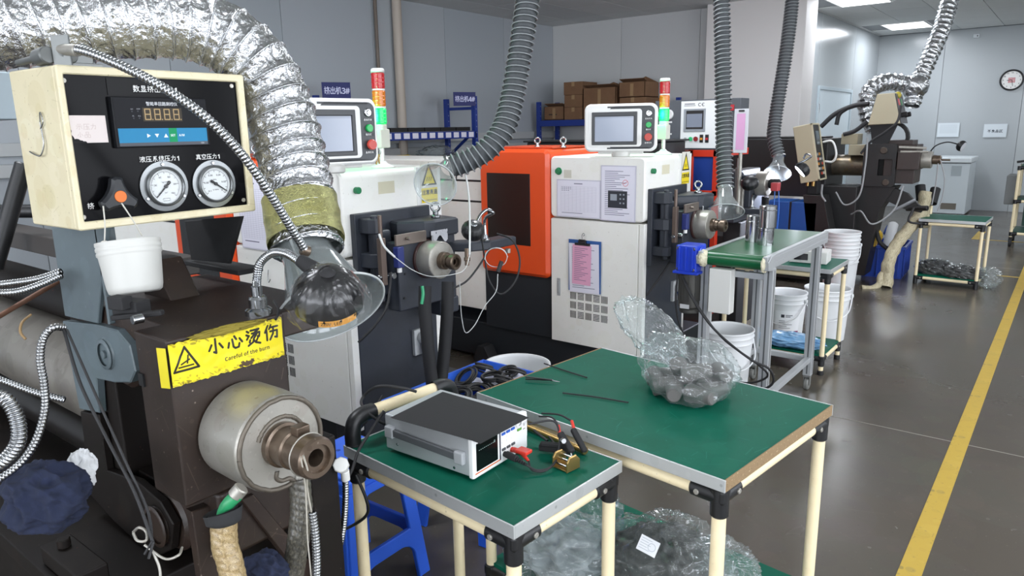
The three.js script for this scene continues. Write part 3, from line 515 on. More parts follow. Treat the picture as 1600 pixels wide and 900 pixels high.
// ---- blue crate of rubber rings, white tub, metal basin
{
  const x0 = -2.06, x1 = -1.6, z0 = -2.5, z1 = -1.84, y0 = .462, y1 = .60, s = .035;
  const k = (1.5 - .6) / 1.05;   // the rim stands higher than first read
  const t = thing('plastic_crate', 'blue plastic crate full of black rubber rings', 'crate');
  const c = [-1.72, -1.95]; const hw = .2, hd = .29, top = .53, bot = .398;
  const wall = (a, b, cc, d) => surf(1, 1, (u, v) => { const p = u ? b : a, q = u ? d : cc; return [p[0] + (q[0] - p[0]) * v, bot + (top - bot) * v, p[1] + (q[1] - p[1]) * v]; });
  const o = [[-hw, -hd], [hw, -hd], [hw, hd], [-hw, hd]].map(([x, z]) => [c[0] + x, c[1] + z]), i = [[-hw + .03, -hd + .03], [hw - .03, -hd + .03], [hw - .03, hd - .03], [-hw + .03, hd - .03]].map(([x, z]) => [c[0] + x, c[1] + z]);
  const bm = mat('#2f66d8', .4, 0, { side: THREE.DoubleSide, key: 'crate' });
  part('shell', [0, 1, 2, 3].map((n) => wall(i[n], i[(n + 1) % 4], o[n], o[(n + 1) % 4])).concat([E(i[0][0], i[1][0], bot, bot + .004, i[0][1], i[2][1], 0)]), bm, t);
  part('rim', [E(o[0][0] - .012, o[1][0] + .012, top - .014, top, o[0][1] - .012, o[0][1], .003), E(o[0][0] - .012, o[1][0] + .012, top - .014, top, o[2][1], o[2][1] + .012, .003), E(o[0][0] - .012, o[0][0], top - .014, top, o[0][1], o[2][1], .003), E(o[1][0], o[1][0] + .012, top - .014, top, o[0][1], o[2][1], .003)], bm, t);
  for (let n = 0; n < 6; n++) part('rib', E(o[0][0] - .008, o[0][0], bot + .03, top - .012, c[1] - .25 + n * .1 - .004, c[1] - .25 + n * .1 + .004, .001), bm, t);
  const ringG = []; for (let v = 0; v < 3; v++) ringG.push(join([0, 1, 2, 3].map((n) => M4(new THREE.TorusGeometry(.04 + rr(-.006, .01), .0042, 7, 26), rr(-.006, .006), n * .006, rr(-.006, .006), Math.PI / 2 + rr(-.25, .25), rr(0, 3), rr(-.2, .2)))));
  const rm = mat('#343434', .6); let n = 0;
  for (let gx = 0; gx < 4; gx++) for (let gz = 0; gz < 6; gz++) for (let ly = 0; ly < 2; ly++) {
    const m = new THREE.Mesh(ringG[n % 3], rm); m.castShadow = m.receiveShadow = true; m.name = numbered('rubber_ring'); scene.add(m); n++;
    m.position.set(c[0] - .13 + gx * .082 + rr(-.02, .02), bot + .03 + ly * .05 + (gz > 1 ? .0 : .03) + rr(0, .015), c[1] - .23 + gz * .09 + rr(-.02, .02)); m.rotation.set(rr(-.6, .6), rr(0, 6), rr(-.6, .6));
    tag(m, 'looped black rubber rings piled in the blue crate', 'ring', 'rubber rings in the blue crate');
  }
  solo('plastic_sheet', 'crumpled white film over the rings in the blue crate', 'film', surf(16, 12, (u, v) => [c[0] - .14 + u * .2, .485 + .03 * nz.noise(u * 3, v * 3, 2) + .03 * (1 - v), c[1] - .27 + v * .13]), mat('#d4d6e6', .5, 0, { side: THREE.DoubleSide, key: 'sheet' }));
}
function bucketGeo(R, r, H) { return lathe([[0, .004], [r - .004, .004], [r, 0], [r, .004], [r + (R - r) * .75, H * .72], [R - .002, H * .8], [R + .004, H * .805], [R + .004, H * .82], [R, H * .83], [R, H * .89], [R + .005, H * .895], [R + .005, H * .91], [R + .001, H * .92], [R + .002, H * .97], [R + .007, H * .975], [R + .007, H], [R - .002, H], [R - .006, H * .97], [r + (R - r) * .3, H * .25], [r - .01, .012], [0, .012]], 40); }
function bucket(pos, R, H, label, opt = {}) {
  const t = thing('plastic_bucket', label, 'bucket', pos, opt.yaw || 0);
  part('body', bucketGeo(R, R * .86, H), K.bucket, t);
  if (opt.handle !== false) {
    part('handle', tube([0, .25, .5, .75, 1].map((s) => { const a = Math.PI * s; return [Math.cos(a) * (R + .012), H * .86 - Math.sin(a) * H * .42, Math.sin(a) * .03 + R * .75 * Math.sin(a) + .02]; }), .004, 30, 8), mat('#e4e6e8', .4), t);
    part('handle_ear', [rod([R + .002, H * .86, .02], [R + .016, H * .86, .02], .014), rod([-R - .016, H * .86, .02], [-R - .002, H * .86, .02], .014)], K.bucket, t);
  }
  return t;
}
bucket([-1.94, .0, -2.5], .15, .44, 'white tub whose rim shows behind the blue crate', { handle: false });
solo('metal_basin', 'shallow metal basin on floor behind the larger table', 'basin', lathe([[0, 0], [.13, 0], [.17, .11], [.185, .115], [.185, .12], [.165, .112], [.128, .008], [0, .008]], 40).translate(-1.62, .0, -2.95), mat('#8d8f90', .3, .9));

// ---------------------------------------------------------------- white and orange extruders
function eyeBolt(x, y, z, s = 1) { return [rod([x, y, z], [x, y + .012 * s, z], .022 * s), rod([x, y + .012 * s, z], [x, y + .028 * s, z], .012 * s), M4(new THREE.TorusGeometry(.018 * s, .006 * s, 10, 20), x, y + .046 * s, z, 0, .5, 0)]; }
const linesDoc = (w, h, rows, seedv, opt = {}) => canvas(w, h, (x) => {
  x.fillStyle = opt.bg || '#e4e2ee'; x.fillRect(0, 0, w, h); x.strokeStyle = '#9a97a8'; x.lineWidth = 1; x.fillStyle = '#55526a';
  if (opt.grid) { for (let i = 0; i <= rows; i++) { x.globalAlpha = .7; x.beginPath(); x.moveTo(w * .08, h * (.16 + .7 * i / rows)); x.lineTo(w * .92, h * (.16 + .7 * i / rows)); x.stroke(); } for (let i = 0; i <= 9; i++) { x.beginPath(); x.moveTo(w * (.08 + .84 * i / 9), h * .16); x.lineTo(w * (.08 + .84 * i / 9), h * .86); x.stroke(); } x.globalAlpha = 1; x.fillRect(w * .4, h * .07, w * .2, h * .02); for (let i = 0; i < 14; i++) x.fillRect(w * (.1 + .05 * (i % 5)), h * (.18 + .7 / rows * Math.floor(i / 5)), w * .03, h * .012); x.fillRect(w * .1, h * .9, w * .5, h * .012); }
  else for (let i = 0; i < rows; i++) { const l = .3 + .5 * (((i * 7 + seedv * 3) % 10) / 10); x.globalAlpha = .75; x.fillRect(w * .1, h * (.08 + .85 * i / rows), w * l, h * .008 + 1); }
  x.globalAlpha = 1; if (opt.draw) opt.draw(x, w, h);
});
function sleeve(label, c, w, h, yaw, cv, group) {
  const t = thing('document_sleeve', label, 'document', c, yaw, group);
  part('backing', B(w, h, .003, 0, 0, 0, .0008), mat('#c9c7d6', .3), t);
  print('sheet', w - .012, h - .012, [0, 0, .0021], 0, 0, cv, t, .35);
  return t;
}
function warnLabel(label, c, yaw, w, pitch = 0) {   // triangle over a yellow text strip
  const t = thing('warning_label', label, 'label', c, yaw), h = w * 1.75;
  const cv = canvas(200, 350, (x) => {
    x.fillStyle = '#dedad0'; x.fillRect(0, 0, 200, 350);
    x.fillStyle = '#151412'; x.beginPath(); x.moveTo(100, 6); x.lineTo(192, 200); x.lineTo(8, 200); x.fill(); x.fillStyle = '#e8d02a'; x.beginPath(); x.moveTo(100, 44); x.lineTo(168, 186); x.lineTo(32, 186); x.fill();
    x.strokeStyle = '#151412'; x.lineWidth = 6; for (const dx of [-24, 0, 24]) { x.beginPath(); x.moveTo(100 + dx, 130); x.bezierCurveTo(112 + dx, 142, 88 + dx, 152, 100 + dx, 164); x.stroke(); } x.fillRect(62, 170, 76, 7);
    x.fillStyle = '#e8d02a'; x.fillRect(4, 222, 192, 122); hanzi(x, '注意高温', 10, 236, 44, '#151412', .13, 1.06); x.fillStyle = '#151412'; x.font = 'bold 17px sans-serif'; x.fillText('Danger! High temperature', 8, 330, 184);
  });
  part('backing', B(w, h, .001, 0, 0, 0, 0), mat('#dedad0', .5), t); print('print', w, h, [0, 0, .0008], 0, 0, cv, t, .4);
  return t;
}
function vent(x, y, s, horiz, m, parent, z) {
  const gs = []; for (let i = 0; i < 5; i++) { const o = (i - 2) * s / 5.1; gs.push(horiz ? B(s * .94, s * .09, .002, x, y + o, z, 0) : B(s * .09, s * .94, .002, x + o, y, z, 0)); }
  return part('vent', gs, m, parent);
}
function extruder(ox, oz, W, label, opt) {
  const t = thing('rubber_extruder', label, 'machine', [ox, 0, oz], 0, undefined);
  const OR = W + .526, LE = W + 2.1;
  part('base', [E(-LE, -.02, .02, .26, -.85, -.06, .01), E(-LE + .1, -.05, 0, .03, -.8, -.1, .004)], K.dkbase, t);
  const lc = part('lower_cabinet', [E(-W, -.012, .262, .992, -.56, -.012, .004), E(-.03, 0, .25, .992, -.035, 0, .003)], K.white, t);
  const d = part('cabinet_door', E(-W + .004, -.034, .256, .99, -.02, .002, .003), K.white, t);
  part('handle', [E(-W + .045, -W + .068, .535, .64, 0, .005, .002), E(-W + .051, -W + .062, .55, .625, .004, .009, .001)], K.alu, d);
  const vm = mat('#23252a', .7), vx = -W + .158;
  for (let i = 0; i < 5; i++) for (let j = 0; j < 3; j++) vent(vx + i * .0525, .548 - j * .056, .044, i % 2 === 1, vm, d, .0025);
  const uc = part('upper_cabinet', [poly('z', roundRect(-W, 0, 1.0, 1.345, .03), -.56, .002, .008)], K.white, t);
  part('green_button', [rod([-W + .06, 1.262, 0], [-W + .06, 1.262, .022], .016, 20), rod([-W + .06, 1.262, 0], [-W + .06, 1.262, .008], .021, 20)], K.green2, uc);
  part('green_button', [rod([0, 1.27, -.07], [.022, 1.27, -.07], .014, 20)], K.green2, uc);
  part('rating_plate', E(-W + .095, -W + .145, 1.225, 1.27, .002, .0035, 0), mat('#cfccbf', .5), uc);
  part('side_strip', E(-.01, .003, .998, 1.345, -.56, -.41, .001), K.whiteClean, t);
  part('worn_sticker', E(0, .0012, 1.245, 1.295, -.28, -.19, 0), mat('#d5cfb6', .6), uc);
  // orange hood with its dark window
  const o = part('orange_hood', [poly('z', roundRect(-OR, -W - .003, .63, 1.385, .035), -.6, .022, .02)], K.orange, t);
  part('window', E(-OR + .066, -OR + .395, .815, 1.243, .015, .024, .003), mat('#1d1c1b', .25), o);
  part('hood_rim', [E(-OR + .01, -W - .02, 1.386, 1.394, -.5, -.05, .002)], mat('#c9471c', .4), o);
  for (const x of [-OR + .32, -W - .02]) part('eye_bolt', eyeBolt(x, 1.388, -.16, .9), K.steel, o);
  part('lower_panel', E(-OR - .01, -W, .25, .64, -.58, -.03, .006), K.dkbase, t);
  const lp = part('side_section', E(-LE, -OR + .025, .352, 1.31, -.62, -.035, .006), K.white, t);
  for (const y of [1.185, 1.055]) part('panel_gap', E(-LE + .02, -OR + .02, y - .006, y + .006, -.036, -.0335, 0), K.black, lp);
  part('foot_bracket', [poly('z', [[-OR - .06, .02], [-OR + .08, .02], [-OR + .08, .05], [-OR + .03, .13], [-OR - .02, .13], [-OR - .06, .05]], -.04, .05)], K.blackMatte, t);
  // dark column and the hinged die head
  part('column', [E(-.01, .004, .02, .78, -.5, -.035, .004), E(-.2, -.01, .02, .3, -.55, -.04, .004)], K.dkgrey, t);
  part('mounting_plate', E(0, .028, .765, 1.178, -.46, -.03, .004), K.dkgrey, t);
  for (const [y0, y1] of [[1.1, 1.16], [.96, 1.02], [.82, .87]]) part('hinge_lug', [poly('y', [[.02, -.05], [.085, -.05], [.11, -.065], [.115, -.09], [.1, -.11], [.02, -.115]], y0, y1, .004)], K.dkgrey, t);
  part('hinge_pin', rod([.085, .8, -.082], [.085, 1.172, -.082], .014), K.dkgrey, t);
  part('hinge_leaf', [E(.05, .1, .84, 1.11, -.16, -.07, .012)], K.dkgrey, t);
  const hs = part('head_slab', [E(.09, .165, .775, 1.06, -.47, -.125, .008), E(.05, .1, .8, 1.05, -.44, -.14, .008)], K.dkgrey, t);
  part('bolt', [[.83, -.15], [1.03, -.15], [.8, -.25], [.93, -.16]].map(([y, z]) => rod([.165, y, z], [.169, y, z], .005)), K.black, hs);
  part('head_arm', [poly('y', [[.02, -.22], [.09, -.2], [.17, -.28], [.185, -.33], [.185, -.47], [.02, -.5]], 1.058, 1.132, .008)], K.dkgrey, t);
  part('head_foot', E(.04, .15, .7, .775, -.5, -.38, .01), K.dkgrey, t);
  part('eye_bolt', eyeBolt(.12, 1.133, -.4, 1), K.steel, t);
  const lv = part('clamp_lever', [rod([.15, 1.09, -.055], [.15, 1.18, -.055], .0085), E(.138, .162, .9, 1.09, -.07, -.042, .003)], mat('#6d5f57', .4, .6), t);
  part('lever_bolt', [rod([.15, .935, -.09], [.18, .935, -.09], .014, 6), rod([.15, .935, -.03], [.15, .935, -.1], .01)], K.steel, lv);
  part('stop_bar', [B(.012, .045, .17, .178, 1.075, -.19, .002), rod([.184, 1.078, -.16], [.205, 1.078, -.16], .006)], mat('#857a72', .4, .7), t);
  const vv = part('limit_switch', E(.165, .195, .965, 1.05, -.135, -.1, .004), mat('#25306e', .4), t);
  part('cable_gland', rod([.18, .945, -.118], [.18, .965, -.118], .01), K.whiteClean, vv);
  part('drum_flange', rod([.16, .975, -.29], [.178, .975, -.29], .083, 40), mat('#3b2320', .5), t);
  const dr = part('die_drum', spin([[0, 0], [.076, 0], [.078, .003], [.078, .072], [.073, .078], [.035, .08], [0, .08]], [.176, .975, -.29], [1, .975, -.29], 44), K.steelDull, t);
  part('drum_screw', rod([.2, 1.05, -.29], [.2, 1.075, -.29], .005), K.steel, dr);
  part('nozzle', [spin(crease([[.012, 0], [.036, 0], [.036, .022], [.029, .024], [.029, .04], [.024, .042], [.024, .052], [.033, .054], [.033, .076], [.028, .08], [.02, .08], [.017, .066], [.012, .066]]), [.254, .975, -.29], [1, .975, -.29], 36)], K.bronze, t);
  part('cable_socket', [B(.02, .12, .09, .012, .565, -.38, .004), rod([.022, .585, -.38], [.05, .585, -.38], .03)], mat('#b9bcbd', .45), t);
  part('cable_plug', rod([.045, .575, -.38], [.06, .5, -.38], .024, 18, .1, .02), mat('#1f3f7c', .5), t);
  return t;
}
const ex1 = extruder(-2.28, -1.83, .8, 'white and orange rubber extruder with a lamp arm, nearer of the two', {});
const ex2 = extruder(-1.78, -3.42, .606, 'white and orange rubber extruder with a pink clipboard on its door', {});

// ---- swivelling operator panels
function operatorPanel(pos, yaw, label) {
  const t = thing('operator_panel', label, 'control panel', pos, yaw), w = .385, h = .25;
  part('housing', [poly('z', roundRect(-w / 2, w / 2, 0, h, .035), -.07, 0, .008)], K.whiteClean, t);
  part('swivel_foot', [rod([0, -.03, -.04], [0, .004, -.04], .05), E(-.12, .12, -.012, .002, -.06, -.015, .003)], mat('#c9c9c4', .4), t);
  part('grey_field', poly('z', roundRect(-.06, w / 2 - .014, .014, h - .014, .028), -.002, .0012, .0003), mat('#4a4d50', .45), t);
  parts('grey_band', [E(-.07, .15, h - .022, h - .014, -.001, .0012, 0), E(-.07, .15, .014, .022, -.001, .0012, 0)], mat('#4a4d50', .45), t);
  part('white_frame', poly('z', roundRect(-w / 2 + .02, .112, .026, h - .028, .016), -.002, .0025, .0005), K.whiteClean, t);
  const b = part('display_bezel', [poly('z', holed(roundRect(-.152, .088, .036, .208, .004), roundRect(-.138, .072, .052, .186, .001)), 0, .009, .002), E(-.14, .075, .05, .19, .001, .004, 0)], mat('#3d3f42', .4), t);
  const cv = canvas(256, 160, (x) => { x.fillStyle = '#8f97a6'; x.fillRect(0, 0, 256, 160); x.fillStyle = '#7f8796'; x.fillRect(0, 0, 256, 10); });
  part('screen', plane(.205, .13, [-.033, .119, .0046]), mat('#ffffff', .15, 0, { map: texOf(cv), emissive: new THREE.Color('#9aa2b4'), emissiveIntensity: .25, key: 'scr' + rnd() }), b, true);
  const bx = .148;
  part('key_switch', [spin([[.008, 0], [.016, 0], [.017, .004], [.013, .006], [.008, .005]], [bx, .197, .001], [bx, .197, 1]), rod([bx, .197, .001], [bx, .197, .008], .007)], K.chrome, t);
  part('green_lamp', rod([bx, .138, 0], [bx, .138, .014], .015, 24), mat('#1fae58', .3), t);
  part('red_stop_button', [rod([bx, .075, 0], [bx, .075, .012], .012), rod([bx, .075, .012], [bx, .075, .026], .02, 24)], mat('#c4473a', .35), t);
  const tx = (s, y) => { const c2 = canvas(200, 48, (x) => { x.fillStyle = '#4a4d50'; x.fillRect(0, 0, 200, 48); hanzi(x, s, 100 - s.length * 21, 5, 38, '#e6e6e4', .12); }); print('caption', .046, .011, [bx, y, .0016], 0, 0, c2, t); };
  tx('启动开关', .17); tx('指示灯', .114); tx('急停开关', .045);
  return t;
}
operatorPanel([-2.225, 1.375, -1.775], 1.45, 'white operator panel with touch screen half hidden behind the silver duct');
operatorPanel([-1.945, 1.372, -3.44], .42, 'white operator panel with touch screen on the middle extruder');
// ---- signal towers
function tower(pos, label, lampPower) {
  const t = thing('signal_tower', label, 'lamp', pos), r = .028;
  part('foot', spin([[0, 0], [.05, 0], [.05, .006], [.022, .02], [.014, .03], [0, .03]], [0, 0, 0], [0, 1, 0]), K.whiteClean, t);
  part('pole', rod([0, .02, 0], [0, .12, 0], .011), mat('#d8d8d4', .35, .3), t);
  part('socket_box', [E(-.028, .028, .085, .165, -.028, .028, .006), rod([0, .16, 0], [0, .185, 0], .027)], mat('#d3d2c6', .45), t);
  part('wire_guard', tube([[-.03, .17, .03], [-.045, .165, .05], [-.05, .14, .055], [-.05, .06, .055], [-.04, .03, .04]], .003, 24), K.steel, t);
  const seg = (n, y, c, em) => part(n, [rod([0, y, 0], [0, y + .068, 0], r, 28), ...[0, 1, 2, 3].map((i) => rod([0, y + .009 + i * .016, 0], [0, y + .013 + i * .016, 0], r + .001, 28))], em || mat(c, .2, 0, { transmission: .35, thickness: 0, key: 'seg' + c }), t);
  seg('green_lamp', .185, '#12c46e', mat('#0c8a4c', .25, 0, { emissive: new THREE.Color('#10d868'), emissiveIntensity: 1.1, key: 'glow' }));
  seg('amber_lamp', .258, '#f08a14'); seg('red_lamp', .331, '#d61f26');
  parts('spacer', [rod([0, .252, 0], [0, .259, 0], .027), rod([0, .325, 0], [0, .332, 0], .027)], K.whiteClean, t);
  part('cap', spin([[0, 0], [.029, 0], [.029, .012], [.024, .018], [0, .019]], [0, .398, 0], [0, 1, 0]), K.whiteClean, t);
  const l = new THREE.PointLight('#2cff9c', lampPower); l.position.set(.0, .22, .045); l.castShadow = true; l.shadow.radius = 1; t.add(l);
  return t;
}
tower([-2.39, 1.345, -2.15], 'signal tower with lit green lamp left of the hanging grey hose', .12);
tower([-1.86, 1.345, -3.78], 'signal tower with lit green lamp above the middle extruder', .12);
// ---- papers, clipboard, labels
sleeve('portrait document sheet on the nearer extruder, partly behind the silver duct', [-2.895, 1.15, -1.824], .235, .33, 0, linesDoc(256, 360, 26, 2, { grid: true }));
sleeve('landscape table sheet on the middle extruder cabinet', [-2.192, 1.111, -3.414], .29, .212, 0, linesDoc(384, 280, 16, 3, { grid: true }));
sleeve('portrait instruction sheet with a small photo on the middle extruder', [-1.938, 1.15, -3.413], .215, .3, 0, linesDoc(256, 360, 24, 5, { draw: (x, w, h) => { x.fillStyle = '#3b3d44'; x.fillRect(w * .2, h * .45, w * .58, h * .32); x.fillStyle = '#9aa0aa'; x.fillRect(w * .27, h * .51, w * .2, h * .12); for (let i = 0; i < 6; i++) x.fillRect(w * (.55 + .1 * (i % 2)), h * (.5 + .08 * Math.floor(i / 2)), w * .05, h * .03); x.strokeStyle = '#cc5a62'; x.lineWidth = 3; x.beginPath(); x.arc(w * .72, h * .3, w * .08, 0, 7); x.stroke(); x.beginPath(); x.moveTo(w * .66, h * .32); x.lineTo(w * .78, h * .27); x.stroke(); } }));
{
  const t = thing('clipboard', 'blue clipboard with pink and white sheets hanging on the cabinet door', 'clipboard', [-2.145, .73, -3.408]);
  part('board', B(.215, .3, .004, 0, 0, 0, .004), mat('#2c5a9c', .45), t);
  part('white_sheet', plane(.2, .285, [-.002, -.012, .0035], 0, 0, .02), mat('#fff', .6, 0, { map: texOf(linesDoc(200, 280, 22, 4)), side: THREE.DoubleSide, key: 'ws' }), t, true);
  part('pink_sheet', plane(.125, .23, [-.016, .008, .0065], 0, 0, -.02), mat('#fff', .6, 0, { map: texOf(linesDoc(140, 250, 18, 6, { bg: '#e6a9c6' })), side: THREE.DoubleSide, key: 'ps' }), t, true);
  part('clip', [B(.1, .014, .012, -.01, .128, .008, .003), B(.05, .022, .014, -.01, .142, .009, .006), rod([-.03, .15, .012], [.01, .15, .012], .006)], mat('#3a3a3c', .3, .7), t);
  part('hook', tube([[-.01, .158, .01], [-.01, .18, .012], [-.002, .192, .01], [.004, .184, .008], [-.004, .174, .008]], .0018, 20, 6), K.steel, t);
}
warnLabel('yellow hot-surface warning label behind the clear hood on the nearer extruder', [-2.275, 1.275, -2.315], Math.PI / 2, .105);
warnLabel('yellow hot-surface warning label on the middle extruder', [-1.775, 1.265, -3.9], Math.PI / 2, .105);
solo('document_scrap', 'torn white film scrap stuck on the grey head arm', 'film', surf(10, 6, (u, v) => [-2.094 + .003 * nz.noise(u * 5, v * 5, 1), 1.09 - v * .055 * (.7 + .3 * Math.sin(u * 9)), -2.13 - u * .1]), mat('#c4c5ca', .3, 0, { side: THREE.DoubleSide, key: 'scrap' }));
solo('wire_hook', 'small wire hook stuck on the lower door behind the work lamp', 'hook', tube([[-2.82, .9, -1.82], [-2.82, .86, -1.815], [-2.81, .845, -1.81], [-2.795, .86, -1.81]], .002, 16, 6), K.steel);

// ---------------------------------------------------------------- brown extruder in the foreground
const XY = (a) => a.map((p) => [p[0], p[1]]), ZY = (a) => a.map((p) => [p[2], p[1]]);
const ex0 = thing('rubber_extruder', 'dark brown rubber extruder in the foreground with a grey die drum', 'machine');
{
  const t = ex0, DY = 1.05, DZ = -.566;
  part('support_arm', [poly('z', XY([[-1.44, 1.342, -0.5], [-1.213, 1.361, -0.5], [-1.303, 1.184, -0.5], [-1.442, 1.177, -0.5]]), -.508, -.5), poly('x', [[-.53, 1.19], [-.5, 1.19], [-.5, 1.352], [-.53, 1.352]], -1.262, -1.255)], K.bluegrey, t);
  part('support_arm', [poly('z', XY([[-1.429, 1.328, -0.74], [-1.22, 1.35, -0.74], [-1.279, 1.254, -0.74], [-1.421, 1.248, -0.74]]), -.748, -.74), E(-1.44, -1.24, 1.235, 1.245, -.79, -.735, .002)], K.blackMatte, t);
  part('hinge_plate', poly('z', XY([[-1.449, 1.167, -0.497], [-1.301, 1.183, -0.497], [-1.223, 1.186, -0.497], [-1.183, 1.167, -0.497], [-1.175, 1.124, -0.497], [-1.2, 1.099, -0.497], [-1.263, 1.086, -0.497], [-1.335, 1.078, -0.497], [-1.347, 1.01, -0.497], [-1.433, 0.997, -0.497]]), -.512, -.497, .002), K.bluegrey, t);
  part('shaded_lower_hinge_plate', poly('z', XY([[-1.432, 0.993, -0.497], [-1.348, 1.006, -0.497], [-1.351, 0.896, -0.497], [-1.232, 0.911, -0.497], [-1.149, 0.898, -0.497], [-1.113, 0.869, -0.497], [-1.135, 0.813, -0.497], [-1.203, 0.772, -0.497], [-1.352, 0.791, -0.497], [-1.444, 0.815, -0.497]]), -.512, -.497, .002), K.oily, t);  // lower half of the same plate, its colour darkened for shade as well as oil
  const a = [-1.274, 1.136, -0.497], b = [-1.165, 0.85, -0.497];
  part('hinge_pin', [rod([a[0], a[1], -.75], [a[0], a[1], -.494], .03, 28), spin([[.02, 0], [.026, 0], [.027, .003], [.02, .004]], [a[0], a[1], -.494], [a[0], a[1], 0]), rod([a[0], a[1], -.495], [a[0], a[1], -.489], .007)], K.bluegrey, t);
  part('hinge_knuckle', [rod([a[0] + .012, a[1] - .01, -.72], [a[0] + .012, a[1] - .01, -.514], .055, 36), E(a[0] + .01, -1.08, 1.1, 1.2, -.7, -.52, .01)], K.brown, t);
  part('hinge_pin', [rod([b[0], b[1], -.7], [b[0], b[1], -.492], .034, 28), spin([[.03, 0], [.036, 0], [.037, .003], [.03, .004]], [b[0], b[1], -.492], [b[0], b[1], 0])], K.brown, t);
  part('hinge_knuckle', [rod([b[0] + .006, b[1], -.7], [b[0] + .006, b[1], -.514], .055, 36), E(b[0] - .02, -1.0, b[1] - .02, b[1] + .1, -.68, -.52, .01)], K.brown, t);
  const hb = part('head_block', [E(-1.088, -.99, .955, 1.215, -.66, -.465, .004), E(-1.42, -1.0, 1.17, 1.214, -.77, -.51, .004)], K.brown, t);
  part('block_slot', E(-1.085, -1.07, 1.13, 1.15, -.467, -.462, 0), K.black, hb);
  part('yoke_body', [E(-1.46, -1.3, .8, 1.17, -.75, -.513, .004), E(-1.3, -1.09, .8, .9, -.75, -.53, .004)], K.oily, t);
  part('gusset', poly('z', XY([[-1.353, 1.282, -0.64], [-1.288, 1.281, -0.64], [-1.208, 1.176, -0.64], [-1.243, 1.166, -0.64], [-1.333, 1.193, -0.64]]), -.655, -.6, .003), K.brown, t);
  const lt = part('latch', [B(.05, .025, .03, ...[-1.12, 1.243, -0.481], .003, 0, .3, 0), B(.08, .008, .012, ...[-1.091, 1.236, -0.476], .002, 0, .6, .1), B(.03, .02, .02, ...[-1.114, 1.255, -0.463], .002, 0, .3, 0)], K.blackMatte, t);
  const c2 = [-1.07, 1.235, -0.466]; part('latch_roller', rod([c2[0], c2[1], c2[2] - .008], [c2[0], c2[1], c2[2] + .008], .007), K.steel, lt);
  // die drum and nozzle on the axis towards the aisle
  const dr = part('die_drum', [spin([[0, 0], [.07, 0], [.0745, .004], [.0755, .05], [.0745, .098], [.071, .104], [.066, .104], [.03, .104], [0, .104]], [-.988, DY, DZ], [1, DY, DZ], 64)], K.steelDull, t);
  const weld = (R, x, a0, a1, seedv, r = .0036) => { const p = []; for (let i = 0; i <= 80; i++) { const an = a0 + (a1 - a0) * i / 80, q = R + .0012 * nz.noise(i * .5, seedv, 0); p.push([x + .0009 * nz.noise(i * .9, seedv, 3), DY + Math.sin(an) * q, DZ + Math.cos(an) * q]); } return tube(p, r, 160, 7); };
  part('weld_bead', [weld(.0695, -.883, 0, 6.28, 1)], mat('#6d665c', .5, .5), dr);
  part('weld_bead', [weld(.041, -.884, .4, 4.3, 2), tube([[-.884, DY - .04, DZ + .012], [-.884, DY - .05, DZ + .014], [-.884, DY - .058, DZ + .006], [-.884, DY - .06, DZ - .008], [-.884, DY - .066, DZ - .014]], .0036, 30)], mat('#6d665c', .5, .5), dr);
  part('nozzle', [spin(crease([[.014, 0], [.034, 0], [.034, .012], [.03, .014], [.03, .038], [.027, .04], [.027, .06], [.031, .062], [.031, .085], [.028, .09], [.021, .09], [.021, .084], [.013, .084], [.013, .05]]), [-.886, DY, DZ], [1, DY, DZ], 48), B(.018, .014, .022, -.84, DY + .032, DZ - .004, .002), B(.012, .02, .014, -.838, DY - .03, DZ - .006, .002)], K.bronze, t);
  part('nozzle_wire', [M4(new THREE.TorusGeometry(.0315, .0012, 6, 40), -.82, DY, DZ, 0, Math.PI / 2, 0)], K.steelDull, t);
  // barrel and tubes running away to the left
  part('barrel', [rod([-1.46, 1.0, -.61], [-3.4, 1.0, -.61], .093, 48)], K.barrel, t);
  part('barrel_jacket', [rod([-1.58, 1.125, -.66], [-3.4, 1.125, -.66], .05, 32)], K.oily, t);
  part('lower_tube', [rod([-1.4, .83, -.62], [-3.4, .83, -.62], .045, 28)], mat('#2c2927', .35, .6), t);
  part('frame_rail', [E(-3.4, -1.5, 1.2, 1.24, -.8, -.72, .003), E(-3.4, -1.6, 1.26, 1.3, -.62, -.56, .003)], mat('#3a3532', .5), t);
  parts('upright_tube', [rod([-1.764, 1.233, -0.494], [-1.74, 1.448, -0.573], .017), rod([-2.016, 1.331, -0.584], [-1.92, 1.329, -0.659], .016)], K.black, t);
  // bed plate, pedestal and braces
  part('bed_plate', [E(-3.4, -1.13, .74, .775, -.78, -.36, .004), E(-3.2, -1.3, .1, .74, -.76, -.42, .006)], K.oily, t);
  part('clamp_block', E(-1.34, -1.19, .776, .81, -.42, -.37, .004), K.oily, t);
  part('clamp_bolt', rod([-1.3, .81, -.395], [-1.3, .826, -.395], .011, 6), K.oily, t);
  part('pedestal', [E(-1.06, -.965, .02, .985, -.725, -.668, .004), E(-1.3, -.95, .0, .04, -.9, -.5, .004), E(-1.25, -1.1, .02, .78, -.8, -.6, .004)], K.oily, t);
  part('brace', poly('x', ZY([[-1, 0.929, -0.553], [-1, 0.928, -0.576], [-1, 0.701, -0.7], [-1, 0.727, -0.654]]), -1.01, -.99), K.brown, t);
  part('brace', poly('x', ZY([[-1.03, 0.923, -0.491], [-1.03, 0.92, -0.523], [-1.03, 0.783, -0.53], [-1.03, 0.803, -0.493]]), -1.05, -1.03), K.brown, t);
  settle(t);
}
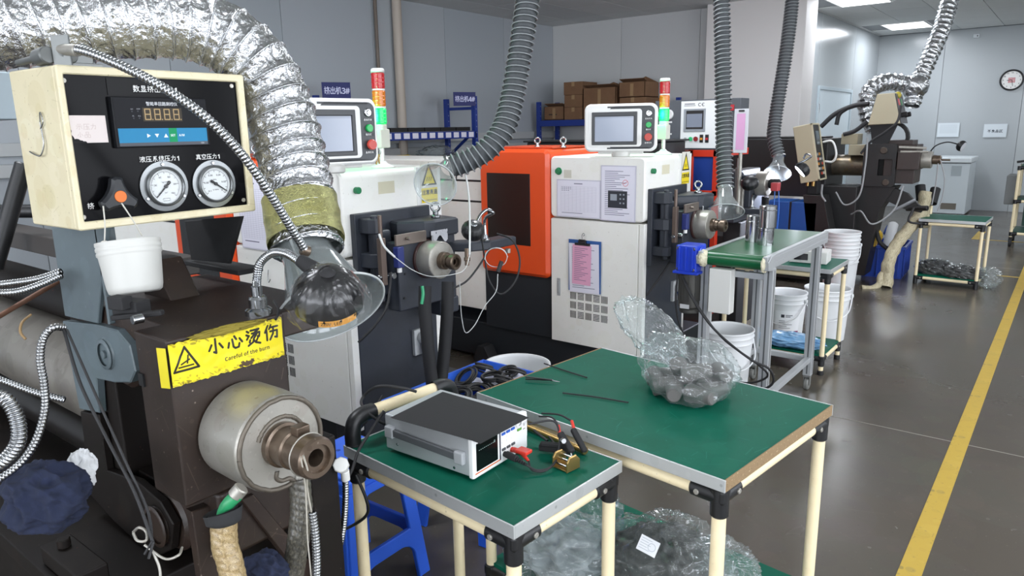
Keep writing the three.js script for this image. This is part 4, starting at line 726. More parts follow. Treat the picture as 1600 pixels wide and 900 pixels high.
// ---- hot-surface sign
{
  const t = thing('warning_sign', 'torn yellow sign reading 小心烫伤 and Careful of the burn', 'sign', [-.986, 1.178, -.558], Math.PI / 2), w = .186, h = .064;
  const cv = canvas(744, 256, (x) => {
    x.fillStyle = '#e3d11c'; x.fillRect(0, 0, 744, 256);
    x.strokeStyle = '#17150c'; x.lineWidth = 13; x.lineJoin = 'round'; x.beginPath(); x.moveTo(92, 34); x.lineTo(168, 172); x.lineTo(18, 172); x.closePath(); x.stroke();
    x.lineWidth = 9; x.beginPath(); x.moveTo(45, 150); x.lineTo(140, 150); x.moveTo(60, 134); x.lineTo(118, 112); x.moveTo(100, 136); x.lineTo(110, 84); x.stroke();
    hanzi(x, '小心烫伤', 226, 24, 112, '#17150c', .12, 1.14); x.fillStyle = '#17150c'; x.font = 'bold 34px sans-serif'; x.fillText('Careful of the burn', 330, 186);
    for (let i = 0; i < 260; i++) { x.globalAlpha = .5 * rnd(); x.fillStyle = ['#6b5a1c', '#8d7f22', '#3a2c1c'][i % 3]; const e = rnd() < .5; x.beginPath(); x.ellipse(rnd() * 744, e ? rnd() * rnd() * 34 : 256 - rnd() * rnd() * 60, 3 + rnd() * 16, 1 + rnd() * 7, rnd(), 0, 7); x.fill(); }
    x.globalAlpha = .85; x.fillStyle = '#4a3a28'; for (let i = 0; i < 30; i++) { x.beginPath(); x.ellipse(430 + rnd() * 90, 222 + rnd() * 26, 4 + rnd() * 18, 3 + rnd() * 8, rnd(), 0, 7); x.fill(); }
  });
  const g = surf(60, 12, (u, v) => [(u - .5) * w, (v - .5) * h + (v > .95 ? .004 * nz.noise(u * 30, 1, 1) : v < .05 ? .003 * nz.noise(u * 26, 5, 1) : 0), .0012 * nz.noise(u * 14, v * 5, 3) + .001]);
  part('sheet', g, mat('#fff', .38, 0, { map: texOf(cv), side: THREE.DoubleSide, key: 'sign0' }), t, true);
  part('backing', [B(w - .004, h - .004, .003, 0, 0, -.003, 0)], mat('#6d5f2a', .7), t);
  part('folded_edge', plane(.016, h - .004, [-w / 2 - .007, -.002, -.006], -1.2, 0), mat('#d8c81e', .5, 0, { side: THREE.DoubleSide, key: 'fold' }), t);
  part('torn_paper', bagGeo([.0, .034, .002], [.055, .006, .006], { n: [50, 16], floor: -9, amp: .5, freq: 3, seed: 6 }), mat('#8a7c2c', .8), t);
}
// ---- instrument box over the foreground extruder
{
  const t = thing('control_box', 'beige instrument box with pressure gauges, digital meter and black panel', 'control box', [-1.205, 1.358, -.611], Math.PI / 2 + .035), w = .313, h = .246;
  part('housing', [poly('z', holed(roundRect(-w / 2, w / 2, 0, h, .004), roundRect(-w / 2 + .0095, w / 2 - .014, .013, h - .013, .002)), -.012, 0, .002), E(-w / 2, w / 2, 0, h, -.17, -.011, .004)], K.beige, t);
  const pn = part('panel', E(-w / 2 + .008, w / 2 - .013, .012, h - .012, -.012, -.006, 0), mat('#0b0b0d', .16, 0, { specularIntensity: .12, key: 'panelblack' }), t);
  part('screw', [[-.146, .224], [.133, .226], [-.146, .02], [.135, .022]].map(([x, y]) => rod([x, y, -.006], [x, y, -.0035], .0038, 12)), K.steelDull, pn);
  const S = .001;
  const cap = (s, x, y, wd, ht, zc = -.0055) => { const cv = canvas(512, Math.round(512 * ht / wd), (c, W, Hh) => { c.fillStyle = '#0e0e10'; c.fillRect(0, 0, W, Hh); hanzi(c, s, 4, Hh * .08, Hh * .8, '#e8e8e6', .09, 1.06); }); print('caption', wd, ht, [x, y, zc], 0, 0, cv, pn, .2, .12); };
  cap('液压系统压力1', -.009, .1035, .079, .0125); cap('真空压力1', .079, .1035, .058, .0122); cap('挤', -.131, .036, .014, .0125);
  // the meter
  const m = part('meter', [E(-.085, .075, .123, .2025, -.008, .004, .002)], mat('#1d1e21', .4, 0, { specularIntensity: .3, key: 'mtr' }), t);
  part('name_bar', E(-.0842, .0775, .205, .2305, -.0065, -.0048, 0), mat('#0a0a0b', .15, 0, { specularIntensity: .14, key: 'nb' }), t);
  cap('数显挤出压力1', -.006, .2155, .078, .0135, -.0044);
  const mf = canvas(1024, 500, (x) => {
    x.fillStyle = '#17181c'; x.fillRect(0, 0, 1024, 500); hanzi(x, '智能单回路测控仪', 340, 34, 42, '#d5d7da', .1, 1.04);
    x.fillStyle = '#3d3830'; x.fillRect(292, 96, 438, 144); x.strokeStyle = '#a78f68'; x.lineWidth = 12; x.lineCap = 'round';
    for (let i = 0; i < 4; i++) { const a = 318 + i * 106, b = 112, w2 = 58, h2 = 54; x.strokeRect(a, b, w2, h2); x.strokeRect(a, b + h2, w2, h2); x.fillStyle = '#a78f68'; x.beginPath(); x.arc(a + w2 + 20, b + h2 * 2, 7, 0, 7); x.fill(); }
    x.fillStyle = '#a9abb0'; x.font = '20px sans-serif'; for (const [s, a, b] of [['AH', 170, 120], ['AHH', 232, 118], ['AL', 180, 190], ['ALL', 240, 190]]) { x.fillText(s, a, b); x.strokeStyle = '#55585e'; x.lineWidth = 3; x.strokeRect(a + 8, b + 12, 10, 10); }
    x.fillStyle = '#2f7ea8'; x.fillRect(14, 312, 992, 150); x.fillStyle = '#1c8a58'; x.fillRect(556, 312, 92, 150);
    x.fillStyle = '#dfe6ea'; const tri = (p) => { x.beginPath(); p.forEach(([a, b], i) => x[i ? 'lineTo' : 'moveTo'](a, b)); x.fill(); }; tri([[312, 368], [352, 390], [312, 412]]); tri([[396, 372], [444, 372], [420, 412]]); tri([[496, 412], [544, 412], [520, 370]]);
    x.font = 'bold 34px sans-serif'; x.fillText('SET', 572, 402); x.fillText('A/M', 668, 402); x.fillStyle = '#55585e'; x.fillRect(14, 462, 992, 34); x.fillStyle = '#c9ccd0'; x.font = '24px sans-serif'; x.fillText('C80', 920, 488);
  });
  print('meter_face', .156, .0755, [-.005, .1628, .0045], 0, 0, mf, m, .3, .15);
  // gauges
  const gauge = (x, y, big, labels) => {
    const g = part('gauge', [spin(crease([[.028, 0], [.0415, 0], [.0415, .003], [.033, .0035], [.033, .009], [.0305, .011], [.0285, .009]]), [x, y, -.006], [x, y, 1], 48)], mat('#7c7f80', .32, .8), t);
    for (let i = 0; i < 3; i++) { const a = Math.PI / 2 + i * 2.094; part('flange_screw', rod([x + Math.cos(a) * .0365, y + Math.sin(a) * .0365, -.003], [x + Math.cos(a) * .0365, y + Math.sin(a) * .0365, -.0005], .003, 10), K.steel, g); }
    const cv = canvas(360, 360, (c) => {
      c.fillStyle = '#cdd1d1'; c.fillRect(0, 0, 360, 360); c.translate(180, 180); c.strokeStyle = c.fillStyle = '#23252a';
      for (let i = 0; i <= 50; i++) { const a = (135 + i * 5.4) * Math.PI / 180, l = i % 5 ? 12 : 24; c.lineWidth = i % 5 ? 2 : 5; c.beginPath(); c.moveTo(Math.cos(a) * 150, Math.sin(a) * 150); c.lineTo(Math.cos(a) * (150 - l), Math.sin(a) * (150 - l)); c.stroke(); }
      c.lineWidth = 3; c.beginPath(); c.arc(0, 0, 150, 135 * Math.PI / 180, 405 * Math.PI / 180); c.stroke();
      c.font = 'bold 27px sans-serif'; c.textAlign = 'center'; c.textBaseline = 'middle'; labels.forEach((s, i) => { const a = (135 + 270 * i / (labels.length - 1)) * Math.PI / 180; c.fillText(s, Math.cos(a) * 104, Math.sin(a) * 104); });
      c.font = 'bold 20px sans-serif'; c.fillText(big ? 'kg/cm²' : 'MPa', 0, -46); c.fillText(big ? 'psi' : '0.1MPa', 0, 62); if (big) { c.strokeRect(-34, 122, 68, 26); } 
    });
    part('dial', M4(new THREE.CircleGeometry(.0295, 40), x, y, -.001), mat('#fff', .4, 0, { map: texOf(cv), key: 'd' + rnd() }), g, true);
    const an = big ? -2.35 : -.6; const dx = Math.cos(an), dy = Math.sin(an);
    part('needle', [aim(lathe([[0, 0], [.0016, .001], [.0008, .024], [0, .026]], 6).scale(1, 1, .5), [x, y, .0012], [x + dx, y + dy, .0012]), aim(lathe([[0, 0], [.002, .002], [.003, .01], [0, .012]], 6).scale(1, 1, .4), [x, y, .0012], [x - dx, y - dy, .0012]), rod([x, y, -.001], [x, y, .003], .003)], K.black, g);
    part('glass', M4(new THREE.CircleGeometry(.0295, 40), x, y, .0035), mat('#ffffff', .05, 0, { transmission: 1, specularIntensity: .2, thickness: 0, ior: 1.45, key: 'dialglass' }), g);
  };
  gauge(-.0124, .058, true, ['0', '20', '40', '60', '80', '100']); gauge(.0792, .056, false, ['-0.1', '0.08', '0.06', '0.04', '0.02', '0']);
  // knob
  const kb = part('knob', [poly('z', (() => { const s = new THREE.Shape(); for (let i = 0; i < 3; i++) { const a = Math.PI / 2 + i * 2.094, p = [Math.cos(a) * .031, Math.sin(a) * .031]; const n = [Math.cos(a + .3) * .029, Math.sin(a + .3) * .029], q = [Math.cos(a + 1.047) * .012, Math.sin(a + 1.047) * .012]; const b = [Math.cos(a - .3) * .029, Math.sin(a - .3) * .029]; if (!i) s.moveTo(...b); else s.lineTo(...b); s.quadraticCurveTo(p[0] * 1.08, p[1] * 1.08, ...n); s.quadraticCurveTo(...q, Math.cos(a + 2.094 - .3) * .029, Math.sin(a + 2.094 - .3) * .029); } return s; })(), 0, .018, .004).translate(-.098, .049, .002), rod([-.098, .049, -.006], [-.098, .049, .006], .013)], mat('#1f2125', .45), t);
  part('knob_cap', rod([-.098, .049, .019], [-.098, .049, .022], .0092, 24), mat('#d9702a', .5), kb);
  const st = canvas(256, 170, (x) => { x.fillStyle = '#d9cfcb'; x.fillRect(0, 0, 256, 170); x.fillStyle = '#0e0e10'; for (const [a, b, r] of [[0, 150, 44], [30, 164, 26], [64, 166, 22], [0, 40, 16], [20, 96, 18], [90, 168, 14], [8, 70, 14], [112, 170, 10]]) { x.beginPath(); x.ellipse(a, b, r * 1.2, r, 0, 0, 7); x.fill(); } x.globalAlpha = .22; hanzi(x, '示压力', 70, 50, 40, '#8a6a62', .1); hanzi(x, '小品', 70, 100, 40, '#8a6a62', .1); });
  print('worn_sticker', .062, .041, [-.124, .153, -.0052], 0, 0, st, pn, .5);
  part('wire_hook', [tube([[-w / 2 - .002, .165, -.075], [-w / 2 - .004, .13, -.07], [-w / 2 - .006, .115, -.08], [-w / 2 - .004, .115, -.105], [-w / 2 - .004, .12, -.125]], .0012, 30, 6), tube([[-w / 2 - .002, .165, -.075], [-w / 2 - .003, .18, -.068], [-w / 2 - .003, .165, -.062], [-w / 2 - .003, .155, -.075]], .001, 20, 6)], K.steel, t);
  part('top_bracket', [poly('z', roundRect(-.115, -.085, h, h + .036, .012), -.04, -.034), E(-.128, -.078, h, h + .006, -.06, -.02, .001), rod([-.132, h + .018, -.035], [-.125, h + .018, -.015], .014)], mat('#6f7271', .42, .6), t);
}
// ---- silver duct, clear hood and flexible arm above
{
  const path = [[-1.532, 1.665, -0.355], [-1.476, 1.671, -0.427], [-1.451, 1.678, -0.474], [-1.413, 1.69, -0.559], [-1.369, 1.7, -0.649], [-1.328, 1.699, -0.733], [-1.293, 1.673, -0.793], [-1.253, 1.615, -0.833], [-1.223, 1.534, -0.847], [-1.195, 1.449, -0.845], [-1.154, 1.367, -0.827], [-1.109, 1.286, -0.801]];
  const foilB = texOf(mottle(512, '#808080', [[900, 3, 22, ['#5c5c5c', '#a4a4a4', '#747474'], .4, 2.2], [2200, 1, 6, ['#404040', '#c4c4c4'], .35, 2.5]], [[700, 40, 1.6, '#d8d8d8', .6], [700, 40, 1.6, '#303030', .6]]), 1, false);
  foilB.repeat.set(3, 9);
  K.foil = mat('#c9cbcd', .2, 1, { bumpMap: foilB, bumpScale: .0026, key: 'foil' });
  const R0 = .068, pitch = .034;
  const rad = (s, a) => { const q = Math.abs(Math.sin(Math.PI * (s + .004 * Math.sin(a * 2)) / pitch)); const n = nz.noise(Math.cos(a) * 3.2, Math.sin(a) * 3.2, s * 38), m = nz.noise(Math.cos(a) * 9 + 5, Math.sin(a) * 9, s * 80); const c3 = nz.noise(Math.cos(a) * 16, Math.sin(a) * 16 + 3, s * 130); return R0 + .0012 * Math.exp(-q * q * 40) - .0058 * Math.pow(q, .6) - .003 * q * Math.abs(n) * 2 + .004 * q * (.5 - Math.abs(m)) + .0016 * q * c3; };
  const t = thing('foil_duct', 'large crumpled silver foil duct bending down over the instrument box', 'duct');
  part('hose', ductGeo(path, 700, 150, rad), K.foil, t, true);
  part('tape_wrap', ductGeo([[-1.159, 1.376, -0.829], [-1.138, 1.332, -0.818], [-1.116, 1.299, -0.806]], 50, 90, (s, a) => R0 + .0032 - .002 * Math.abs(Math.sin(s * 70 + a)) + .0012 * nz.noise(Math.cos(a) * 5, Math.sin(a) * 5, s * 50)), mat('#d2d092', .22, .9, { bumpMap: foilB, bumpScale: .004, key: 'tape' }), t, true);
  settle(t);
  const a = [-1.107, 1.287, -0.797], b = [-1.015, 1.2, -0.772];
  const hd = thing('fume_hood', 'clear conical fume hood with wide flange hanging over the foreground die', 'hood');
  const len = dist(a, b);
  part('cone', [spin([[.046, -.03], [.047, .02], [.076, len - .012], [.098, len + .004], [.1, len + .006], [.0985, len + .008], [.096, len + .0065], [.074, len - .009], [.0455, .021], [.0445, -.03]], a, b, 56)], mat('#cdd3d3', .12, 0, { transmission: .78, thickness: 0, ior: 1.5, side: THREE.DoubleSide, key: 'hood0' }), hd);
  part('rim', aim(new THREE.TorusGeometry(.0985, .0022, 8, 64).rotateX(Math.PI / 2).translate(0, len + .006, 0), a, b), mat('#dfe4e4', .15, 0, { transmission: .4, thickness: 0, key: 'rim0' }), hd);
  part('seam_strip', B(.004, .09, .016, ...[-1.024, 1.282, -0.724], .001, 0, .9, .3), mat('#c9cfcf', .15, 0, { transmission: .6, thickness: 0, key: 'strip' }), hd);
  part('clamp_bolt', [rod([-1.01, 1.309, -0.717], [-1.006, 1.304, -0.731], .009)], K.bronze, hd);
  settle(hd);
  const gpts = [[-1.215, 1.627, -0.476], [-1.159, 1.622, -0.479], [-1.083, 1.593, -0.505], [-1.036, 1.563, -0.533], [-0.998, 1.525, -0.565], [-0.984, 1.479, -0.602], [-0.984, 1.427, -0.639], [-0.994, 1.368, -0.68], [-1.006, 1.311, -0.72]];
  const g = thing('gooseneck_arm', 'shiny flexible metal arm reaching from the instrument box to the clear hood', 'flexible arm');
  part('corrugated_tube', ductGeo(gpts, 1100, 14, (s, an) => .006 + .0013 * Math.abs(Math.sin(s * Math.PI / .0062))), K.chrome, g, true);
  part('end_sleeve', rod([-1.224, 1.628, -0.476], [-1.17, 1.623, -0.477], .0085), K.steelDull, g);
  part('mounting_lug', [rod([-1.267, 1.618, -0.459], [-1.232, 1.62, -0.46], .013), rod([-1.35, 1.616, -0.458], [-1.263, 1.62, -0.463], .005), B(.03, .05, .004, ...[-1.217, 1.623, -0.473], .002, 0, .5, 0)], mat('#6f7271', .42, .6), g);
  settle(g);
}
// ---- work lamp wrapped in film, on the brown block
{
  const b = [-1.015, 1.215, -0.631]; const t = thing('work_lamp', 'black work lamp head wrapped in clear film on a chrome gooseneck, marked 220V LED', 'lamp');
  part('base', spin(crease([[0, 0], [.021, 0], [.021, .008], [.017, .011], [.0145, .012], [.0145, .026], [.012, .03], [.0085, .031], [.0085, .046], [0, .046]]), b, add(b, [0, 1, 0]), 32), K.chrome, t);
  const D0 = 1.16;
  part('gooseneck', ductGeo([add(b, [0, .04, 0]), [-1.031, 1.267, -0.643], [-1.026, 1.294, -0.648], [-1.004, 1.312, -0.657], [-0.969, 1.315, -0.659], [-0.938, 1.305, -0.661], [-0.923, 1.296, -0.664]], 500, 14, (s, an) => .0062 + .0009 * Math.abs(Math.sin(s * Math.PI / .0042))), K.chrome, t, true);
  part('neck_sleeve', rod([-0.935, 1.307, -0.66], [-0.903, 1.292, -0.665], .01, 20, .1, .014), K.blackMatte, t);
  const top = [-0.86, 1.299, -0.652], bot = [-0.892, 1.225, -0.675];
  const hp = [[0, 0], [.014, .001], [.03, .008], [.045, .024], [.0525, .042], [.053, .058], [.05, .068], [.046, .07], [.044, .066], [0, .06]];
  part('head', aim(surf(84, 26, (u, v) => { const a = u * 6.28319, P = hp, f = v * (P.length - 1), i = Math.min(P.length - 2, Math.floor(f)), q = f - i, r = P[i][0] + (P[i + 1][0] - P[i][0]) * q, y = P[i][1] + (P[i + 1][1] - P[i][1]) * q, k = 1 + .035 * Math.abs(Math.cos(a * 7)) * Math.min(1, r / .03) * (v < .62 ? 1 : 0); return [Math.cos(a) * r * k, y, Math.sin(a) * r * k]; }, true), top, bot), mat('#0d0d0f', .22), t);
  const ax = V(bot).sub(V(top)).normalize();
  part('button', spin([[0, -.003], [.007, -.003], [.008, .001], [.012, .003]], add(top, [.01, .002, .006]), add(bot, [.01, .002, .006]), 20), K.blackMatte, t);
  const cv = canvas(420, 70, (x) => { x.fillStyle = '#c98f3c'; x.fillRect(0, 0, 420, 70); x.fillStyle = '#3a2410'; x.font = 'bold 48px sans-serif'; x.fillText('220V  LED', 22, 54); });
  { // curved label round the lower edge
    const g = surf(20, 1, (u, v) => { const a = -2.3 + (u - .5) * 1.1; return [Math.cos(a) * .0546, .063 - v * .0115, Math.sin(a) * .0546]; }); aim(g, top, bot);
    part('label', g, mat('#fff', .4, 0, { map: texOf(cv), side: THREE.DoubleSide, key: 'lab220' }), t, true);
  }
  part('film_wrap', aim(surf(70, 40, (u, v) => { const a = u * 6.2832, k = Math.min(1, v * 1.25), r0 = v < .85 ? .006 + .054 * Math.sqrt(k) : .06 - (v - .85) * .03; const r = r0 * (1 + .2 * (.5 - Math.abs(nz.noise(Math.cos(a) * 3.4, Math.sin(a) * 3.4, v * 2.2 + 3))) + .07 * (.5 - Math.abs(nz.noise(Math.cos(a) * 8, Math.sin(a) * 8, v * 5 + 3)))); return [Math.cos(a) * r, -.006 + v * .08, Math.sin(a) * r]; }, true), top, bot), mat('#ffffff', .04, 0, { transmission: .985, specularIntensity: .4, thickness: 0, ior: 1.3, side: THREE.DoubleSide, key: 'wrap' }), t);
  part('cord', tube([[-0.974, 1.242, -0.634], [-0.958, 1.229, -0.63], [-0.952, 1.218, -0.619]], .002, 16, 6), K.rubber, t);
  settle(t);
}
// ---- white pail hanging by string from the knob
{
  const t = thing('hanging_pail', 'small white pail hanging by a string under the instrument box', 'pail');
  const top = [-1.182, 1.33, -0.516], bot = [-1.167, 1.253, -0.512];
  const prof = [[0, 0], [.034, 0], [.039, .004], [.041, .012], [.0455, .062], [.0475, .064], [.0475, .068], [.0462, .07], [.0478, .072], [.0478, .076], [.0462, .078], [.0478, .08], [.0475, .085], [.045, .085], [.043, .06], [.038, .008], [0, .006]];
  part('body', spin(prof, bot, top, 48), mat('#c6c6c1', .4), t);
  parts('string', [tube([[-1.185, 1.332, -0.481], [-1.167, 1.368, -0.479], [-1.152, 1.397, -0.474]], .0011, 20, 6), tube([[-1.171, 1.343, -0.534], [-1.154, 1.37, -0.516], [-1.14, 1.4, -0.496]], .0011, 20, 6), M4(new THREE.TorusGeometry(.006, .0013, 6, 16), ...[-1.185, 1.334, -0.482], 0, 1, 0)], mat('#d9d6cc', .8), t);
  settle(t);
}
// ---- hoses, conduits and cords of the foreground machine
{
  const t = thing('water_hose', 'green striped hose in tape-wrapped insulation below the grey drum', 'hose');
  part('green_hose', tube([[-0.852, 1.019, -0.472], [-0.86, 1.008, -0.462], [-0.869, 0.993, -0.458], [-0.872, 0.973, -0.456]], .009, 24, 14), mat('#2c8f5c', .35), t);
  part('braid_sleeve', rod([-0.849, 1.028, -0.477], [-0.856, 1.016, -0.468], .0105), K.steelDull, t);
  part('insulation', aim(surf(40, 10, (u, v) => { const a = u * 6.28319, q = Math.abs(v * 2 - 1), flare = v < .5 ? 1 - v * 2 : v * 2 - 1, r = (v < .5 ? .0225 : .0165) + flare * .006 + .003 * Math.sin(a * 2 + 1) * flare; return [Math.cos(a) * r, .004 + flare * .02 * (1 + .35 * Math.sin(a + 2)), Math.sin(a) * r]; }, true), [-0.872, 0.969, -0.457], [-0.877, 1.008, -0.462]), mat('#2b2c2e', .85, 0, { side: THREE.DoubleSide, key: 'foam' }), t);
  part('tape_wrap', ductGeo([[-0.872, 0.98, -0.458], [-0.867, 0.947, -0.453], [-0.858, 0.921, -0.453], [-0.847, 0.878, -0.449]], 200, 28, (s, a) => .0172 + .0006 * Math.abs(Math.sin(s * 300 + a * 2)) + .0012 * nz.noise(s * 60, Math.cos(a) * 2, Math.sin(a) * 2)), painted(mottle(256, '#a08a62', [[200, 3, 16, ['#7d6a46', '#bfae88', '#5c4c34'], .45, 2.5]]), .3, 6), t, true);
  settle(t);
  const t2 = thing('water_hose', 'tape-wrapped dark hose behind the nozzle of the grey drum', 'hose');
  part('braid_sleeve', rod([-0.886, 0.991, -0.594], [-0.886, 0.978, -0.59], .01), K.steelDull, t2);
  part('insulation', ductGeo([[-0.886, 0.982, -0.591], [-0.878, 0.941, -0.586], [-0.875, 0.903, -0.577], [-0.876, 0.855, -0.564], [-0.876, 0.808, -0.55]], 160, 24, (s, a) => .0165 + .0006 * Math.abs(Math.sin(s * 300 + a * 2)) + .0012 * nz.noise(s * 60, Math.cos(a) * 2, Math.sin(a) * 2)), painted(mottle(256, '#4a4840', [[200, 3, 16, ['#2d2b27', '#6b675c', '#8a8574'], .45, 2.5]]), .3, 6), t2, true);
  settle(t2);
  const spiral = (pts, r, label, m = K.steel, p = .0046) => solo('metal_conduit', label, 'conduit', ductGeo(pts, 620, 12, (s, a) => r * (.9 + .2 * Math.abs(Math.sin(s * Math.PI / p)))), m, undefined, true);
  spiral([[-1.078, 1.243, -0.371], [-1.069, 1.248, -0.354], [-1.077, 1.235, -0.344], [-1.077, 1.208, -0.336], [-1.069, 1.174, -0.333], [-1.053, 1.144, -0.324], [-1.047, 1.106, -0.305], [-1.049, 1.082, -0.284], [-1.061, 1.063, -0.256]], .0048, 'thin metal conduit hanging in front of the grey barrel');
  spiral([[-1.377, 1.271, -0.483], [-1.407, 1.259, -0.456], [-1.441, 1.253, -0.428], [-1.476, 1.249, -0.399]], .006, 'upper metal conduit entering behind the blue-grey arm');
  spiral([[-1.343, 1.27, -0.47], [-1.372, 1.254, -0.443], [-1.4, 1.244, -0.418], [-1.439, 1.243, -0.387]], .006, 'lower metal conduit entering behind the blue-grey arm');
  spiral([[-1.046, 1.187, -0.263], [-1.026, 1.179, -0.276], [-1.013, 1.155, -0.28], [-1.009, 1.128, -0.276], [-1.02, 1.104, -0.26], [-1.038, 1.093, -0.243]], .0085, 'thick coiled metal conduit at the left edge of the picture');
  spiral([[-1.282, 1.146, -0.327], [-1.25, 1.131, -0.348], [-1.217, 1.116, -0.37], [-1.185, 1.106, -0.392]], .005, 'thin metal conduit lying along the grey barrel');
  spiral([[-0.832, 0.952, -0.573], [-0.825, 0.924, -0.57], [-0.819, 0.887, -0.565], [-0.813, 0.832, -0.554]], .0058, 'metal conduit hanging from the nozzle wires');
  spiral([[-0.987, 0.916, -0.753], [-0.978, 0.873, -0.748], [-0.973, 0.805, -0.734], [-0.974, 0.748, -0.717], [-0.971, 0.669, -0.696]], .0055, 'grey spiral cord hanging from the white plastic knob');
  spiral([[-1.148, 0.718, -0.832], [-1.137, 0.704, -0.837], [-1.141, 0.685, -0.828], [-1.165, 0.683, -0.809], [-1.192, 0.689, -0.789]], .012, 'grey corrugated conduit behind the table leg', mat('#6d6e6e', .6), .012);
  const kn = thing('hand_wheel', 'white plastic fluted hand wheel at the table corner', 'hand wheel');
  part('knob', [aim(lathe([[0, 0], [.012, 0], [.014, .003], [.014, .02], [.011, .023], [0, .023]], 8), [-0.965, 0.923, -0.733], [-0.918, 0.961, -0.69]), rod([-0.968, 0.91, -0.741], [-0.972, 0.889, -0.745], .008)], mat('#d6d6d2', .4), kn); settle(kn);
  solo('nozzle_wire', 'thin pale wires hanging from the grey drum nozzle', 'wire', [tube([[-0.788, 1.069, -0.536], [-0.797, 1.04, -0.547], [-0.819, 1.004, -0.559], [-0.833, 0.952, -0.572]], .0014, 24, 6), tube([[-0.791, 1.067, -0.534], [-0.801, 1.036, -0.543], [-0.819, 0.995, -0.556], [-0.833, 0.915, -0.562], [-0.822, 0.86, -0.555]], .0012, 24, 6)], mat('#b9b4a8', .5));
  solo('black_cord', 'black cord tied down across the hinge plate', 'cord', [tube([[-1.072, 1.241, -0.368], [-0.998, 1.183, -0.352], [-0.939, 1.117, -0.353], [-0.885, 1.062, -0.354], [-0.84, 1.01, -0.349]], .0022, 40, 6), tube([[-1.07, 1.241, -0.371], [-0.969, 1.17, -0.358], [-0.91, 1.097, -0.358], [-0.868, 1.035, -0.36], [-0.841, 1.01, -0.348]], .0018, 40, 6), tube([[-0.841, 1.014, -0.349], [-0.847, 0.998, -0.34]], .0018, 4, 6), tube([[-0.84, 1.012, -0.349], [-0.833, 0.998, -0.338]], .0018, 4, 6)], K.rubber);
  solo('wire_loop', 'bent steel wire looped round the lower hinge', 'wire', [tube([[-0.881, 1.014, -0.344], [-0.865, 1.025, -0.346], [-0.859, 1.02, -0.35], [-0.848, 1.014, -0.344], [-0.856, 1.014, -0.338], [-0.871, 1.018, -0.34]], .0018, 30, 6), tube([[-0.849, 1.009, -0.342], [-0.825, 0.992, -0.355], [-0.814, 0.996, -0.365], [-0.83, 0.994, -0.378]], .0017, 20, 6), tube([[-0.839, 1.001, -0.347], [-0.83, 0.979, -0.348], [-0.826, 0.949, -0.342]], .0018, 16, 6)], K.steelDull);
  solo('brown_rod', 'thin rusty rod crossing behind the blue-grey arm', 'rod', rod([-1.409, 1.198, -0.372], [-1.487, 1.236, -0.517], .0045), mat('#6b4a38', .6, .3));
  solo('rubber_band', 'brown rubber band round the grey barrel', 'band', tube([[-1.331, 1.215, -0.412], [-1.307, 1.209, -0.39], [-1.295, 1.197, -0.383], [-1.287, 1.187, -0.386]], .0022, 16, 6), mat('#8f7550', .6));
  // cloths
  const rag = (c, rad, s, label, m, o = {}) => solo('work_rag', label, 'cloth', bagGeo(c, rad, { seed: s, amp: .21, freq: 1.3, n: [110, 70], ...o }), m);
  const clothB = painted(mottle(256, '#182038', [[120, 4, 26, ['#131a2f', '#1f2845'], .35], [900, .5, 1.4, ['#26304f', '#0f1526'], .5]]), .92, 8, { bump: .0006 });
  rag([-1.06, 1.021, -0.309], [.062, .044, .05], 31, 'crumpled navy blue rag lying on the machine bed', clothB, { floor: .777 });
  rag([-1.098, 1.023, -0.372], [.016, .03, .02], 33, 'small white rag tucked behind the navy rag', mat('#d6d8da', .9), { floor: .777 });
  rag([-0.87, 0.872, -0.508], [.04, .03, .03], 35, 'dark blue rag at the bottom edge below the drum', clothB, { floor: -9 });
}

// ---------------------------------------------------------------- suction hoses from the ceiling
function greyHose(pts, R, label, hood) {
  const t = thing('suction_hose', label, 'hose'); const pitch = .026;
  part('fabric', ductGeo(pts, 500, 28, (s, a) => R - .004 - .0045 * Math.abs(Math.sin(Math.PI * s / pitch - a / 2))), mat('#414548', .6), t, true);
  const c = new THREE.CatmullRomCurve3(pts.map((p) => V(p)), false, 'centripetal'), L = c.getLength(), N = Math.round(L / pitch * 16), fr = c.computeFrenetFrames(300, false), q = [];
  for (let i = 0; i <= N; i++) { const u = i / N, k = Math.round(u * 300), p = c.getPointAt(u), a = u * L / pitch * Math.PI * 2, n = fr.normals[k], b = fr.binormals[k]; q.push(p.add(n.clone().multiplyScalar(Math.cos(a) * R)).add(b.clone().multiplyScalar(Math.sin(a) * R))); }
  const curve = new THREE.CatmullRomCurve3(q); part('wire_spiral', new THREE.TubeGeometry(curve, N, .0032, 5), mat('#8b9092', .45, .2), t, true);
  const e = pts[0], d = V(pts[0]).sub(V(pts[1])).normalize(), e2 = [e[0] + d.x * .05, e[1] + d.y * .05, e[2] + d.z * .05];
  part('hose_clamp', rod([e[0] + d.x * .004, e[1] + d.y * .004, e[2] + d.z * .004], [e[0] + d.x * .018, e[1] + d.y * .018, e[2] + d.z * .018], R + .004, 28), K.steel, t);
  return settle(t);
}
function clearHood(a, b, r0, r1, label) {
  const len = dist(a, b), t = thing('fume_hood', label, 'hood');
  part('cone', spin([[r0, -.03], [r0 + .002, len * .25], [r1 * .85, len * .9], [r1 - .004, len], [r1, len + .002], [r1 - .003, len + .004], [r1 * .84, len * .91], [r0, len * .26], [r0 - .002, -.03]], a, b, 48), mat('#f0f3f3', .1, 0, { transmission: .9, thickness: 0, ior: 1.5, side: THREE.DoubleSide, key: 'hood' }), t);
  part('rim', aim(new THREE.TorusGeometry(r1, .0028, 8, 48).rotateX(Math.PI / 2).translate(0, len + .002, 0), a, b), mat('#dfe4e4', .15, 0, { transmission: .5, thickness: 0, key: 'rim' }), t);
  return settle(t);
}
